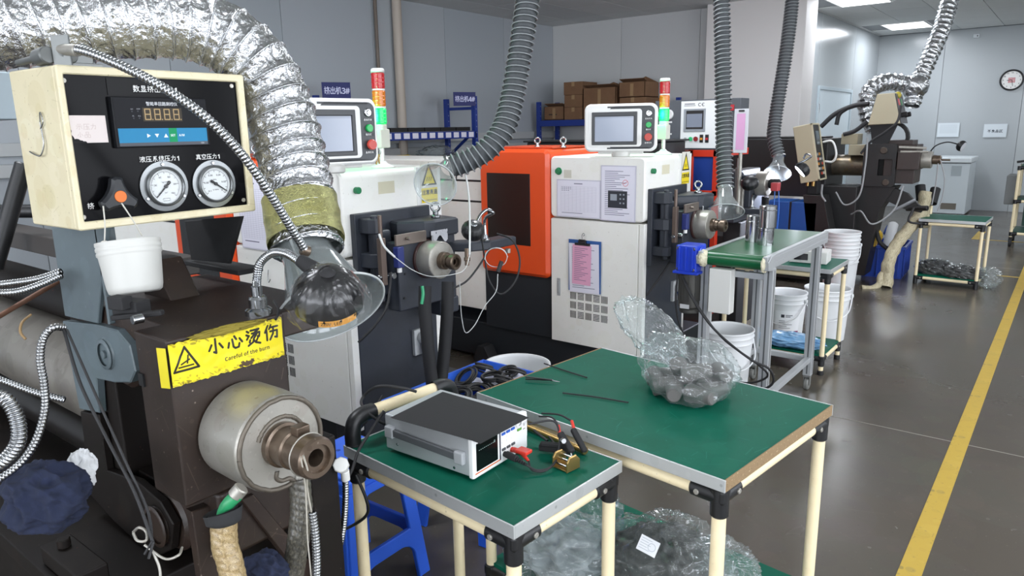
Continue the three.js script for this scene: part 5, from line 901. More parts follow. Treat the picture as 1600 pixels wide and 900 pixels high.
greyHose([[-2.032, 1.352, -2.205], [-1.975, 1.379, -2.257], [-1.921, 1.424, -2.312], [-1.892, 1.492, -2.367], [-1.89, 1.608, -2.428], [-1.886, 1.764, -2.474], [-1.886, 1.919, -2.518], [-1.89, 2.075, -2.558], [-1.9, 2.45, -2.58], [-1.9, 2.99, -2.6]], .05, 'curved grey suction hose hanging over the nearer extruder');
clearHood([-2.031, 1.343, -2.177], [-1.958, 1.296, -2.026], .038, .085, 'clear suction hood in front of the warning label on the nearer extruder');
greyHose([[-1.586, 1.162, -4.024], [-1.616, 1.323, -4.071], [-1.647, 1.485, -4.119], [-1.681, 1.739, -4.164], [-1.715, 1.993, -4.209], [-1.754, 2.283, -4.26], [-1.76, 2.99, -4.3]], .047, 'straight grey suction hose hanging left of the pink clipboard post');
clearHood([-1.574, 1.128, -3.998], [-1.545, 1.022, -3.939], .042, .105, 'clear suction hood above the middle extruder die');
greyHose([[-1.872, 1.261, -5.818], [-1.927, 1.399, -5.853], [-1.941, 1.522, -5.903], [-1.94, 1.77, -5.974], [-1.938, 2.117, -6.073], [-1.953, 2.563, -6.187], [-1.92, 2.99, -6.1]], .052, 'grey suction hose hanging in front of the pillar, farthest of three');
clearHood([-1.859, 1.233, -5.782], [-1.834, 1.129, -5.694], .042, .1, 'brightly lit clear suction hood by the lit work lamp');
// ---- lamp and cords on the nearer extruder
function domeLamp(name, label, base, neck, top, bot, r, opt = {}) {
  const t = thing(name, label, 'lamp');
  if (base) part('base', spin(crease([[0, 0], [.024, 0], [.024, .006], [.014, .01], [.01, .026], [0, .026]]), base, add(base, [0, 1, 0]), 24), K.chrome, t);
  part('gooseneck', tube(neck, opt.nr || .007, 60, 12), opt.neckMat || K.chrome, t);
  const hp = [[0, 0], [r * .3, .002], [r * .7, r * .2], [r * .96, r * .55], [r, r * .9], [r * .97, r * 1.15], [r * .9, r * 1.2], [0, r * 1.15]];
  part('head', aim(surf(84, 26, (u, v) => { const a = u * 6.28319, P = hp, f = v * (P.length - 1), i = Math.min(P.length - 2, Math.floor(f)), q = f - i, r = P[i][0] + (P[i + 1][0] - P[i][0]) * q, y = P[i][1] + (P[i + 1][1] - P[i][1]) * q, k = 1 + .035 * Math.abs(Math.cos(a * 7)) * Math.min(1, r / .03) * (v < .62 ? 1 : 0); return [Math.cos(a) * r * k, y, Math.sin(a) * r * k]; }, true), top, bot), K.black, t);
  const d = V(bot).sub(V(top)).normalize(), c = V(top).addScaledVector(d, r * 1.16);
  part('lens', aim(lathe([[0, 0], [r * .86, 0], [r * .86, .003], [0, .003]], 28), [c.x, c.y, c.z], [c.x + d.x, c.y + d.y, c.z + d.z]), opt.lit ? mat('#fff', .5, 0, { emissive: new THREE.Color('#e9efff'), emissiveIntensity: 18, key: 'lens' }) : mat('#c9ccd2', .2), t);
  if (opt.lit) { const l = new THREE.SpotLight('#e6ecff', opt.lit, 3, 1.1, .6); l.position.copy(c.clone().addScaledVector(d, .012)); l.target.position.copy(c.clone().addScaledVector(d, 1)); l.castShadow = true; l.shadow.radius = 1.5; t.add(l); t.add(l.target); }
  if (opt.button) part('button', spin([[0, -.004], [.012, -.004], [.014, .002]], top, bot, 20), K.chrome, t);
  return settle(t);
}
{
  const o = [-2.28, 0, -1.83];
  const br = thing('lamp_bracket', 'grey bracket arm carrying the dome lamp on the nearer extruder', 'bracket');
  part('arm', [poly('y', [[-2.12, -2.24], [-2.02, -2.3], [-1.98, -2.38], [-1.98, -2.56], [-2.06, -2.56], [-2.06, -2.4], [-2.14, -2.33]], .985, 1.025, .006)], K.dkgrey, br);
  part('adjusting_bolt', [rod([-1.98, .975, -2.5], [-1.98, .955, -2.5], .012), rod([-2.14, 1.0, -2.25], [-2.16, 1.0, -2.2], .008)], K.steelDull, br); settle(br);
  const b = [-2.01, 1.026, -2.38];
  domeLamp('work_lamp', 'black dome work lamp on a chrome gooseneck at the nearer extruder', b, [add(b, [0, .02, 0]), add(b, [.0, .09, 0]), [-1.902, 1.162, -2.305], [-1.92, 1.173, -2.294], [-1.933, 1.158, -2.267], [-1.932, 1.125, -2.232]], [-1.899, 1.128, -2.181], [-1.953, 1.05, -2.221], .047, { button: true });
  solo('black_cord', 'black lamp cord looping below the dome lamp bracket', 'cord', [tube([[-1.885, 1.074, -2.307], [-1.819, 1.05, -2.326], [-1.772, 0.975, -2.315], [-1.77, 0.887, -2.279], [-1.811, 0.837, -2.233], [-1.859, 0.887, -2.222], [-1.895, 0.989, -2.236], [-1.919, 1.06, -2.25]], .004, 60, 6), tube([[-1.886, 1.018, -2.264], [-1.901, 0.941, -2.192], [-1.91, 0.897, -2.133], [-1.927, 0.876, -2.062]], .004, 30, 6), tube([[-1.824, 0.97, -2.261], [-1.831, 0.927, -2.243]], .009, 6, 8)], K.rubber);
  solo('signal_cable', 'thin white cable coiled under the dome lamp bracket', 'cable', [tube([...Array(13)].map((_, i) => { const a = i * .8, p = [-1.848, 0.984, -2.258]; return [p[0] + Math.cos(a) * .035, p[1] + Math.sin(a) * .04, p[2] - Math.cos(a) * .03 + i * .0006]; }), .0015, 120, 6), tube([[-1.83, 0.919, -2.241], [-1.821, 0.852, -2.216], [-1.837, 0.799, -2.163], [-1.851, 0.723, -2.105], [-1.859, 0.704, -2.066], [-1.865, 0.76, -2.052], [-1.851, 0.922, -2.03]], .0018, 60, 6)], mat('#c9cbc9', .5));
  solo('white_wire', 'white wire running across the nearer extruder die', 'wire', [tube([[-2.084, 1.115, -1.837], [-2.056, 1.071, -1.834], [-2.018, 1.029, -1.852]], .0045, 20, 8), tube([[-2.018, 1.029, -1.852], [-1.944, 0.984, -1.871], [-1.842, 0.971, -1.869], [-1.747, 0.987, -1.896], [-1.806, 0.985, -2.019], [-1.865, 1.015, -2.11]], .0016, 50, 6), tube([[-1.865, 1.015, -2.11], [-1.916, 1.153, -2.175], [-1.966, 1.25, -2.228], [-1.99, 1.348, -2.236]], .004, 40, 8)], mat('#d2d4d2', .4));
  solo('air_gun', 'thin metal rod hanging under the bracket of the nearer extruder', 'rod', [rod([-1.911, 1.032, -2.144], [-1.901, 0.964, -2.133], .009), rod([-1.905, 0.997, -2.139], [-1.903, 0.982, -2.136], .013)], K.bronze);
  for (const [p, q, l, gr] of [[[[-1.872, 0.932, -1.861], [-1.863, 0.855, -1.846], [-1.841, 0.738, -1.83], [-1.812, 0.598, -1.813], [-1.792, 0.528, -1.809]], .024, 'black insulated hose with a green stripe below the nearer die drum', 1], [[[-1.847, 0.935, -1.959], [-1.837, 0.84, -1.94], [-1.828, 0.72, -1.913], [-1.809, 0.584, -1.864], [-1.794, 0.52, -1.831]], .024, 'black insulated hose right of the green-striped hose', 0]]) {
    const t = thing('insulated_hose', l, 'hose'); part('sleeve', tube(p, q, 40, 18), K.blackMatte, t); if (gr) part('green_hose', tube([[-1.824, 0.95, -1.799], [-1.818, 0.92, -1.795], [-1.818, 0.886, -1.786]], .006, 16, 8), mat('#2f9a6a', .35), t); settle(t);
  }
  solo('black_cord', 'black cord hanging from the limit switch of the nearer extruder', 'cord', [tube([[-2.052, 0.967, -1.859], [-2.049, 0.906, -1.845], [-2.035, 0.839, -1.811], [-2.056, 0.77, -1.762], [-2.097, 0.711, -1.713]], .005, 40, 8)], K.rubber);
  solo('black_cord', 'black cord hanging from the limit switch of the middle extruder', 'cord', [tube([[-1.671, 0.994, -3.65], [-1.667, 0.875, -3.619], [-1.702, 0.744, -3.528], [-1.758, 0.607, -3.42]], .006, 40, 8)], K.rubber);
}
// ---------------------------------------------------------------- belt conveyor
{
  const t = thing('belt_conveyor', 'green belt conveyor on an aluminium frame with casters', 'conveyor'), x0 = -1.4, x1 = -1.085, z0 = -4.3, z1 = -3.3, y = .9, r = .035;
  const belt = mat('#0e5a33', .28);
  part('belt', poly('x', (() => { const s = new THREE.Shape(); s.moveTo(z0 + r, y); s.lineTo(z1 - r, y); s.absarc(z1 - r, y - r, r, Math.PI / 2, -Math.PI / 2, true); s.lineTo(z0 + r, y - 2 * r); s.absarc(z0 + r, y - r, r, -Math.PI / 2, -Math.PI * 1.5, true); return s; })(), x0 + .018, x1 - .018, .001), belt, t);
  for (const [x, s] of [[x0, -1], [x1, 1]]) {
    part('side_rail', [E(x - .012, x + .012, y - .062, y + .004, z0, z1 + .02, .003), E(x + s * .012, x + s * .015, y - .05, y - .035, z0 + .02, z1, .001), E(x + s * .012, x + s * .015, y - .022, y - .008, z0 + .02, z1, .001)], K.alu, t);
    part('bearing_plate', poly('x', [[z1 - .07, y - .075], [z1 + .02, y - .06], [z1 + .028, y - .02], [z1 - .02, y + .006], [z1 - .07, y + .006]], x + s * .012, x + s * .02, .002), K.alu, t);
    for (const z of [z1 - .06, z0 + .17]) {
      const l = part('leg', [E(x - .022, x + .022, .09, y - .06, z - .022, z + .022, .002)], K.alu, t);
      part('slot', [E(x - .004, x + .004, .1, y - .07, z + .0222, z + .0226, 0), E(x + s * .0222, x + s * .0226, .1, y - .07, z - .004, z + .004, 0)], mat('#55585a', .5), l);
      const c = part('caster', [rod([x - .013, .035, z], [x + .013, .035, z], .035, 24), E(x - .018, x - .014, .03, .08, z - .014, z + .014, .001), E(x + .014, x + .018, .03, .08, z - .014, z + .014, .001), E(x - .02, x + .02, .078, .09, z - .02, z + .02, .002)], mat('#6f706c', .5), t);
    }
    part('lower_rail', E(x - .015, x + .015, .17, .2, z0 + .17, z1 - .06, .002), K.alu, t);
  }
  part('cross_bar', E(x0, x1, .17, .2, z0 + .155, z0 + .185, .002), K.alu, t);
  part('cross_bar', E(x0, x1, .78, .81, z1 - .08, z1 - .05, .002), K.alu, t);
  part('taped_end', bagGeo([x0 + .004, y - r, z1 - .01], [.024, .042, .042], { n: [40, 28], floor: -9, amp: .12, freq: 3, seed: 8 }), mat('#d6d0b6', .6), t);
  part('taped_end', bagGeo([x1 - .008, y - r, z1 - .004], [.014, .04, .04], { n: [40, 28], floor: -9, amp: .12, freq: 3, seed: 9 }), mat('#d6d0b6', .6), t);
  const g = part('gearbox', [E(-1.53, -1.42, .79, .925, -3.4, -3.28, .008), ...[-1.51, -1.475, -1.44].map((x) => E(x - .005, x + .005, .8, .915, -3.285, -3.272, .002)), rod([-1.43, .865, -3.335], [-1.405, .865, -3.335], .05, 28), E(-1.54, -1.41, .782, .795, -3.41, -3.27, .002)], mat('#1e3fc0', .35), t);
  part('gearbox_bolt', [[-1.515, .805], [-1.435, .805], [-1.515, .91], [-1.435, .91]].map(([x, yy]) => rod([x, yy, -3.28], [x, yy, -3.274], .009, 6)), K.steel, g);
  part('motor', [rod([-1.475, .785, -3.34], [-1.475, .6, -3.34], .055, 28), rod([-1.475, .6, -3.34], [-1.475, .575, -3.34], .05, 28), ...[...Array(10)].map((_, i) => { const a = i * .628; return E(-1.475 + Math.cos(a) * .055 - .003, -1.475 + Math.cos(a) * .055 + .003, .64, .77, -3.34 + Math.sin(a) * .055 - .003, -3.34 + Math.sin(a) * .055 + .003, .001); })], mat('#4c4b48', .45, .4), t);
  part('motor_label', M4(new THREE.PlaneGeometry(.05, .022), -1.475, .615, -3.2835), mat('#c9cacb', .4), t);
  part('switch_box', E(-1.36, -1.25, .6, .82, -3.36, -3.3, .004), mat('#dcdcd8', .45), t);
  part('motor_cable', [tube([[-1.5, .77, -3.29], [-1.44, .7, -3.25], [-1.3, .55, -3.22], [-1.1, .42, -3.22], [-1.03, .38, -3.26], [-1.02, .3, -3.3], [-1.1, .24, -3.3], [-1.3, .235, -3.28], [-1.5, .26, -3.3]], .006, 80, 8), tube([[-1.49, .76, -3.29], [-1.4, .66, -3.24], [-1.25, .5, -3.23], [-1.08, .4, -3.24], [-1.04, .34, -3.28], [-1.12, .28, -3.3], [-1.3, .27, -3.29]], .005, 70, 8), tube([[-1.52, .78, -3.29], [-1.52, .62, -3.28], [-1.5, .5, -3.3], [-1.46, .42, -3.32]], .005, 30, 8)], K.rubber, t);
  settle(t);
  const steel = (x, z, r2, h, yb, label) => { const q = thing('steel_cylinder', label, 'cylinder', [x, yb, z]); part('body', spin(crease([[0, 0], [r2, 0], [r2, h * .78], [r2 - .003, h * .8], [r2, h * .82], [r2, h - .003], [r2 - .003, h], [r2 * .8, h], [r2 * .8, h - .01], [0, h - .01]]), [0, 0, 0], [0, 1, 0], 36), mat('#bfc0c2', .16, 1), q); return q; };
  steel(-1.3, -3.72, .04, .14, .9005, 'polished steel cylinder on the conveyor, left and shorter');
  steel(-1.215, -3.66, .04, .09, .9005, 'lower polished steel cylinder of the stacked pair on the conveyor');
  steel(-1.21, -3.66, .042, .11, .991, 'upper polished steel cylinder of the stacked pair on the conveyor');
}
// ---- bench behind the conveyor, buckets
pipeTable('work_table', 'green work bench behind the conveyor with blue packets on its shelf', [-1.4, 0, -4.62], 0, .66, .42, .66, { low: .1 });
bucket([-1.47, 0, -3.86], .145, .37, 'white bucket between the conveyor legs', { yaw: .9 });
{
  const b = bucket([-1.5, 0, -5.02], .135, .36, 'white bucket with a purple and white product label', {});
  const cv = canvas(256, 300, (x) => { x.fillStyle = '#e9eaec'; x.fillRect(0, 0, 256, 300); x.fillStyle = '#7c2058'; x.fillRect(0, 226, 256, 60); x.fillStyle = '#34343c'; x.font = 'bold 26px sans-serif'; for (let i = 0; i < 5; i++) x.fillRect(40, 110 + i * 20, 60 + (i * 37) % 90, 5); x.fillRect(60, 40, 34, 34); x.fillRect(104, 44, 70, 8); x.fillRect(104, 60, 50, 8); });
  const g = surf(16, 4, (u, v) => { const a = -.2 + u * 1.3, r = .1215 + v * .0115; return [Math.sin(a) * r, .06 + v * .19, Math.cos(a) * r]; });
  part('label', g, mat('#fff', .45, 0, { map: texOf(cv), side: THREE.DoubleSide, key: 'plabel' }), b, true);
}
bucket([-1.29, 0, -5.27], .15, .37, 'white bucket right of the labelled bucket', { yaw: .4 });
{ // nested stack
  const p = [-1.56, 0, -6.72];
  for (let i = 0; i < 4; i++) bucket([p[0], .065 * i, p[2]], .145, .38, ['white bucket at the bottom of the nested stack', 'second white bucket from the bottom of the nested stack', 'third white bucket from the bottom of the nested stack', 'white bucket on top of the nested stack'][i], { yaw: i === 2 ? .5 : -.4, handle: i === 2 });
}
solo('blue_packet', 'pale blue film packets on the lower shelf of the bench', 'packet', bagGeo([-1.3, .17, -4.5], [.2, .045, .1], { floor: .129, seed: 41, amp: .22, n: [70, 40] }), mat('#7fb0d8', .25, 0, { transmission: .2, thickness: 0, key: 'bluebag' }));
{
  const t = thing('bench_meter', 'small white meter standing on the bench behind the conveyor', 'meter', [-1.25, .66, -4.62], .1);
  part('case', B(.22, .075, .16, 0, .038, 0, .006), mat('#d6d6d2', .45), t); part('screen', E(-.08, .0, .02, .06, .08, .083, .001), K.glassBlack, t); part('knob', rod([.06, .04, .08], [.06, .04, .095], .012), K.blackMatte, t);
}
// ---------------------------------------------------------------- third machine: grey control cabinet, red frame
{
  const t = thing('rubber_extruder', 'extruder with red frame, blue panels and a brightly lit die', 'machine');
  part('red_frame', [E(-3.6, -2.03, .12, .2, -5.6, -5.02, .006), E(-2.26, -2.22, .12, 1.33, -5.05, -5.0, .004), E(-2.07, -2.03, .12, 1.33, -5.05, -5.0, .004), E(-2.26, -2.03, 1.28, 1.33, -5.6, -5.0, .004), E(-2.26, -2.03, 1.0, 1.04, -5.05, -5.0, .004), E(-3.6, -2.26, .12, 1.32, -5.6, -5.04, .006)], K.red, t);
  part('blue_panel', [E(-2.22, -2.07, 1.04, 1.28, -5.04, -5.012, .002)], mat('#1c3a86', .4), t); part('blue_panel', [E(-2.22, -2.07, .2, 1.0, -5.04, -5.012, .002)], mat('#1c3a86', .4), t);
  const hb = part('head_slab', [E(-2.03, -1.93, .8, 1.18, -5.6, -5.1, .008), E(-1.95, -1.86, .88, 1.14, -5.52, -5.2, .008)], K.dkgrey, t);
  part('clamp_lever', [E(-1.94, -1.92, .95, 1.2, -5.13, -5.1, .003), rod([-1.93, 1.2, -5.115], [-1.93, 1.27, -5.115], .008)], mat('#6d6a68', .4, .6), t);
  const dr = part('die_drum', spin([[0, 0], [.088, 0], [.09, .003], [.09, .075], [.084, .082], [0, .084]], [-1.86, 1.075, -5.36], [0, 1.075, -5.36], 40), K.steelDull, t);
  part('nozzle', rod([-1.776, 1.075, -5.36], [-1.7, 1.075, -5.36], .035, 24), K.blackMatte, t);
  part('die_clamp', B(.05, .06, .07, -1.71, 1.06, -5.3, .004), mat('#b8484c', .4), t);
  part('column', [E(-2.03, -1.9, .0, .8, -5.55, -5.15, .006)], K.blackMatte, t);
  part('lamp_arm', E(-1.95, -1.72, .88, .92, -5.14, -5.04, .006), K.dkgrey, t);
  part('blue_tube', [tube([[-1.7, 1.04, -5.34], [-1.69, .9, -5.34], [-1.7, .7, -5.36], [-1.7, .5, -5.38]], .004, 30, 6), tube([[-1.72, 1.04, -5.32], [-1.72, .85, -5.32], [-1.73, .6, -5.34]], .004, 30, 6)], mat('#3f72c8', .3), t);
  part('hanging_hose', [rod([-1.8, .98, -5.36], [-1.8, .55, -5.36], .025), rod([-1.77, .98, -5.3], [-1.77, .6, -5.3], .018)], K.blackMatte, t);
  settle(t);
  const c = thing('control_cabinet', 'grey and white control cabinet with touch screen and CE mark', 'control cabinet', [-2.21, 1.33, -5.0]), w = .65, h = .355;
  part('housing', E(-w / 2, w / 2, 0, h, -.16, 0, .005), mat('#50545a', .45), c);
  const f = part('white_panel', E(-.115, .245, .012, h - .01, 0, .005, .002), mat('#e4e6e6', .4), c);
  part('display', [E(-.09, .075, .13, .29, .004, .012, .003)], mat('#8f949a', .4), f); part('display_frame', E(-.07, .062, .148, .278, .011, .014, .001), K.black, f);
  part('screen', plane(.118, .094, [-.006, .208, .0145]), mat('#6f7684', .15, 0, { emissive: new THREE.Color('#8d95a8'), emissiveIntensity: .15, key: 'scr3' }), f);
  const ce = canvas(256, 64, (x) => { x.fillStyle = '#e4e6e6'; x.fillRect(0, 0, 256, 64); x.fillStyle = '#2b2d31'; x.fillRect(10, 16, 120, 8); x.fillRect(6, 36, 130, 6); x.strokeStyle = '#2b2d31'; x.lineWidth = 6; for (const a of [186, 226]) { x.beginPath(); x.arc(a, 30, 16, .9, 5.4); x.stroke(); } x.beginPath(); x.moveTo(212, 30); x.lineTo(226, 30); x.stroke(); });
  print('heading', .17, .04, [-.01, .317, .0055], 0, 0, ce, f);
  for (const [x, col, r] of [[-.072, '#9aa0a0', .011], [-.032, '#2fbf78', .015], [.008, '#8a1f26', .017]]) part('button', rod([x, .078, .005], [x, .078, .016], r, 20), mat(col, .35), f);
  for (const x of [.05, .092]) { const s = part('switch', E(x - .013, x + .013, .052, .108, .005, .01, .001), K.black, f); part('switch_lamp', E(x - .009, x + .009, .07, .086, .009, .012, .001), mat(x < .07 ? '#d9952c' : '#b3202c', .4), s); }
  part('buzzer', spin([[0, .01], [.022, .01], [.026, .012], [.034, .012], [.036, .004], [.036, 0]], [-.21, .255, 0], [-.21, .255, 1], 32), mat('#d4d6d6', .35), c);
  part('knob', rod([-.215, .055, 0], [-.215, .055, .03], .024, 24), K.blackMatte, c); part('knob', rod([-.21, .15, 0], [-.21, .15, .02], .013, 20), K.blackMatte, c);
  for (const y of [.2, .115, .02]) part('caption_plate', E(-.235, -.185, y - .006, y + .006, 0, .002, 0), mat('#dcdcdc', .4), c);
  part('red_lamp', E(.255, .28, .27, .31, 0, .006, .001), mat('#b3202c', .4), c);
  const p = thing('clipboard_stand', 'white clipboard with a pink sheet on a grey post', 'clipboard');
  part('board', B(.1, .3, .012, -1.868, 1.46, -4.98, .004), mat('#cfd0d6', .4), p); part('pink_sheet', plane(.06, .245, [-1.868, 1.455, -4.973]), mat('#d9a4cc', .6, 0, { side: THREE.DoubleSide, key: 'pk' }), p); part('clip', B(.04, .012, .01, -1.866, 1.596, -4.972, .003), K.black, p);
  part('post', [rod([-1.865, .9, -4.99], [-1.865, 1.34, -4.99], .013), E(-1.89, -1.85, .88, 1.12, -5.06, -5.03, .004)], K.steelDull, p); settle(p);
  domeLamp('work_lamp', 'unlit black dome lamp in front of the lit die', [-1.8, .92, -5.09], [[-1.8, .94, -5.09], [-1.8, 1.0, -5.09], [-1.79, 1.02, -5.08]], [-1.782, 1.143, -4.945], [-1.785, 1.04, -5.018], .058, {});
  domeLamp('work_lamp', 'lit black dome lamp right of the bright clear hood', null, [[-1.62, 1.25, -5.62], [-1.6, 1.28, -5.6], [-1.55, 1.27, -5.56], [-1.695, 1.202, -5.746]], [-1.636, 1.191, -5.789], [-1.72, 1.105, -5.738], .06, { lit: 14 });
}

// ---------------------------------------------------------------- fourth machine, far along the hall
{
  const t = thing('rubber_extruder', 'black rubber extruder far along the hall under the silver duct', 'machine'), z = -7.4;
  const bm = mat('#1c1b1b', .5), bm2 = mat('#262322', .45);
  part('bed', [E(-4.4, -1.9, .8, 1.36, -8.0, -7.35, .01), E(-3.2, -1.95, 1.36, 1.38, -7.7, -7.4, .004)], bm, t);
  part('base_door', E(-2.34, -2.12, .4, .78, -7.33, -7.0, .004), mat('#1a4f96', .4), t); part('base_door', E(-2.1, -1.87, .4, .78, -7.33, -7.0, .004), mat('#1a4f96', .4), t);
  part('base', [E(-4.4, -1.86, .04, .4, -8.0, -7.02, .006), E(-2.12, -2.1, .4, .78, -7.3, -7.01, .001)], bm, t);
  part('barrel', rod([-2.0, 1.1, -7.62], [-1.55, 1.1, -7.62], .1, 32), painted(mottle(256, '#6e6455', [[100, 6, 30, ['#8a6d44', '#565048', '#7d766b'], .4]]), .35, 3, { metal: .6 }), t);
  part('gear_guard', rod([-2.1, 1.1, -7.62], [-2.0, 1.1, -7.62], .16, 32), bm2, t);
  part('hinge_plate', poly('z', holed(roundRect(-1.59, -1.31, .92, 1.31, .03), roundRect(-1.46, -1.34, 1.02, 1.17, .01)), -7.42, -7.38), bm, t);
  part('dark_hole_backing', E(-1.58, -1.33, .94, 1.3, -7.6, -7.56, .002), bm, t);  // dark sheet added behind the plate opening to stand in for its shaded inside
  for (const [x, y] of [[-1.42, 1.25], [-1.38, .96]]) part('hinge_pin', rod([x, y, -7.4], [x, y, -7.36], .03, 24), mat('#4a4038', .45, .4), t);
  part('head_block', [E(-1.42, -1.16, .95, 1.3, -7.75, -7.42, .006), E(-1.3, -1.12, 1.08, 1.24, -7.6, -7.36, .006), E(-1.46, -1.2, 1.3, 1.34, -7.7, -7.44, .004)], mat('#332824', .45), t);
  part('top_wheel', poly('z', holed(circ(-1.42, 1.36, .15), circ(-1.42, 1.36, .12)), -7.72, -7.66), bm, t);
  part('die_drum', spin([[0, 0], [.072, 0], [.075, .004], [.075, .085], [.07, .09], [0, .09]], [-1.13, 1.165, -7.5], [0, 1.165, -7.5], 36), K.steelDull, t);
  part('nozzle', [rod([-1.04, 1.165, -7.5], [-.97, 1.165, -7.5], .04, 24), rod([-.97, 1.165, -7.5], [-.9, 1.165, -7.5], .008)], K.bronze, t);
  part('clamp_rods', [rod([-1.3, 1.28, -7.38], [-1.08, 1.27, -7.4], .012), rod([-1.28, 1.24, -7.36], [-1.06, 1.24, -7.38], .01)], K.steelDull, t);
  part('column', [E(-1.95, -1.6, .4, .92, -7.6, -7.3, .01), poly('z', [[-1.75, .92], [-1.3, .92], [-1.42, .7], [-1.5, .06], [-1.75, .06]], -7.7, -7.42), poly('z', [[-2.0, .85], [-1.82, .85], [-1.7, .38], [-1.92, .36]], -7.2, -7.0)], bm, t);
  part('hose_arm', [poly('z', [[-1.35, .92], [-1.2, .86], [-1.06, .72], [-1.08, .69], [-1.22, .72], [-1.4, .8]], -7.5, -7.44), rod([-1.2, .72, -7.47], [-1.02, .74, -7.4], .024)], bm, t);
  part('handle_tube', [rod([-1.284, 0.708, -7.3], [-1.113, 0.82, -7.3], .015), rod([-1.356, 0.615, -7.3], [-1.27, 0.72, -7.3], .012)], mat('#8d9094', .4, .5), t);
  part('cable', [tube([[-1.612, 0.67, -7.2], [-1.511, 0.715, -7.1], [-1.411, 0.604, -7.1], [-1.258, 0.724, -7.15], [-1.2, 0.95, -7.2]], .008, 50, 6), tube([[-1.738, 0.88, -7.1], [-1.651, 0.766, -7.1], [-1.547, 0.83, -7.1], [-1.517, 1.115, -7.15], [-1.528, 1.37, -7.2]], .008, 50, 6), tube([[-1.835, 0.955, -7], [-1.833, 0.855, -7], [-1.796, 0.798, -7]], .01, 20, 6), tube([[-0.961, 1.168, -7.4], [-0.915, 1.002, -7.4], [-0.918, 0.832, -7.4], [-0.942, 0.717, -7.4]], .005, 30, 6), tube([[-0.978, 1.14, -7.4], [-0.979, 0.943, -7.4], [-0.992, 0.771, -7.4]], .006, 30, 6)], mat('#8d8f90', .5), t);
  part('black_cable', [tube([[-1.606, 1.675, -7.5], [-1.733, 1.661, -7.5], [-1.898, 1.589, -7.5], [-2.019, 1.471, -7.5]], .022, 40, 8), tube([[-1.788, 1.645, -7.5], [-1.858, 1.588, -7.5], [-1.879, 1.487, -7.5]], .02, 30, 8), tube([[-1.588, 1.511, -7.4], [-1.691, 1.426, -7.4], [-1.784, 1.397, -7.4]], .02, 30, 8), tube([[-1.301, 1.644, -7.3], [-1.31, 1.506, -7.25], [-1.39, 1.424, -7.25], [-1.514, 1.329, -7.25], [-1.586, 1.225, -7.25]], .011, 40, 6), tube([[-1.124, 0.741, -7.35], [-1.147, 0.628, -7.3], [-1.057, 0.594, -7.4]], .01, 20, 6)], K.rubber, t);
  part('relay_box', [E(-1.85, -1.7, 1.3, 1.4, -7.8, -7.6, .004), E(-1.75, -1.6, 1.2, 1.3, -7.6, -7.5, .004)], K.beigeFar, t);
  part('fitting', [rod([-1.98, .93, -7.05], [-1.98, .99, -7.05], .016), rod([-1.93, .93, -7.05], [-1.93, .99, -7.05], .016)], K.brass, t);
  settle(t);
  // two beige control boxes
  const b = thing('control_box', 'beige control box on top of the far black extruder', 'control box'), bx = mat('#b3aa90', .45);
  part('housing', poly('z', [[-1.575, 1.48], [-1.31, 1.49], [-1.38, 1.76], [-1.52, 1.755]], -7.72, -7.38, .006), bx, b);
  part('front_plate', poly('z', [[-1.31, 1.49], [-1.3, 1.49], [-1.37, 1.755], [-1.38, 1.755]], -7.7, -7.4, .001), mat('#3c3d40', .45), b);
  const fr = (v, w) => [-1.305 - .07 * v, 1.5 + .25 * v, -7.4 - .3 * w];
  for (const [v, w, c] of [[.72, .2, '#c2474c'], [.72, .6, '#3a7c4c']]) part('switch', B(.02, .06, .05, ...fr(v, w), .004, 0, 0, .26), mat(c, .4), b);
  part('yellow_cap', M4(new THREE.SphereGeometry(.032, 16, 10), ...fr(.97, .35)), mat('#a89a34', .5), b);
  for (const w of [.2, .8]) part('knob', rod(fr(.25, w), add(fr(.25, w), [.05, .012, 0]), .022), K.blackMatte, b);
  part('support', poly('z', [[-1.56, 1.48], [-1.33, 1.49], [-1.4, 1.31], [-1.53, 1.31]], -7.44, -7.4), K.blackMatte, b); settle(b);
  const p = thing('control_box', 'leaning beige operator box with black keypad beside the far black extruder', 'control box');
  const g = (x0, x1, y0, y1, z0, z1, r) => E(x0, x1, y0, y1, z0, z1, r).rotateZ(.2).translate(-1.88, .985, -7.02);
  part('housing', g(-.16, .0, 0, .53, -.24, 0, .008), bx, p);
  part('front_frame', [g(-.002, .016, 0, .53, -.24, -.225, .002), g(-.002, .016, 0, .53, -.015, 0, .002), g(-.002, .016, .515, .53, -.24, 0, .002), g(-.002, .016, 0, .015, -.24, 0, .002)], mat('#c3bb9f', .45), p);
  const kp = part('keypad', g(-.002, .006, .015, .515, -.225, -.015, 0), K.black, p);
  part('display', g(.005, .009, .33, .46, -.2, -.1, .001), mat('#4d5a60', .2), kp);
  for (let i = 0; i < 5; i++) for (let j = 0; j < 3; j++) part('button', g(.005, .016, .05 + i * .045, .075 + i * .045, -.19 + j * .06, -.165 + j * .06, .003), mat(['#c9c2b4', '#b3402c', '#2c2e30', '#c9852c', '#8d8f92'][(i * 3 + j) % 5], .4), kp);
  part('grab_handle', tube([[-1.93, 1.33, -7.28], [-1.85, 1.34, -7.26], [-1.82, 1.3, -7.26], [-1.8, 1.2, -7.26], [-1.83, 1.15, -7.27], [-1.9, 1.15, -7.28]], .01, 30, 8), K.whiteClean, p);
  part('post', [E(-1.99, -1.9, .853, .99, -7.2, -7.08, .006)], K.blackMatte, p); settle(p);
  // silver duct over it
  const d = thing('foil_duct', 'silver foil duct looping from the ceiling to the far black extruder', 'duct');
  const rib = (R) => (s, a) => R - .018 * Math.pow(Math.abs(Math.sin(Math.PI * s / .06)), .6) + .012 * nz.noise(Math.cos(a) * 3, Math.sin(a) * 3, s * 14);
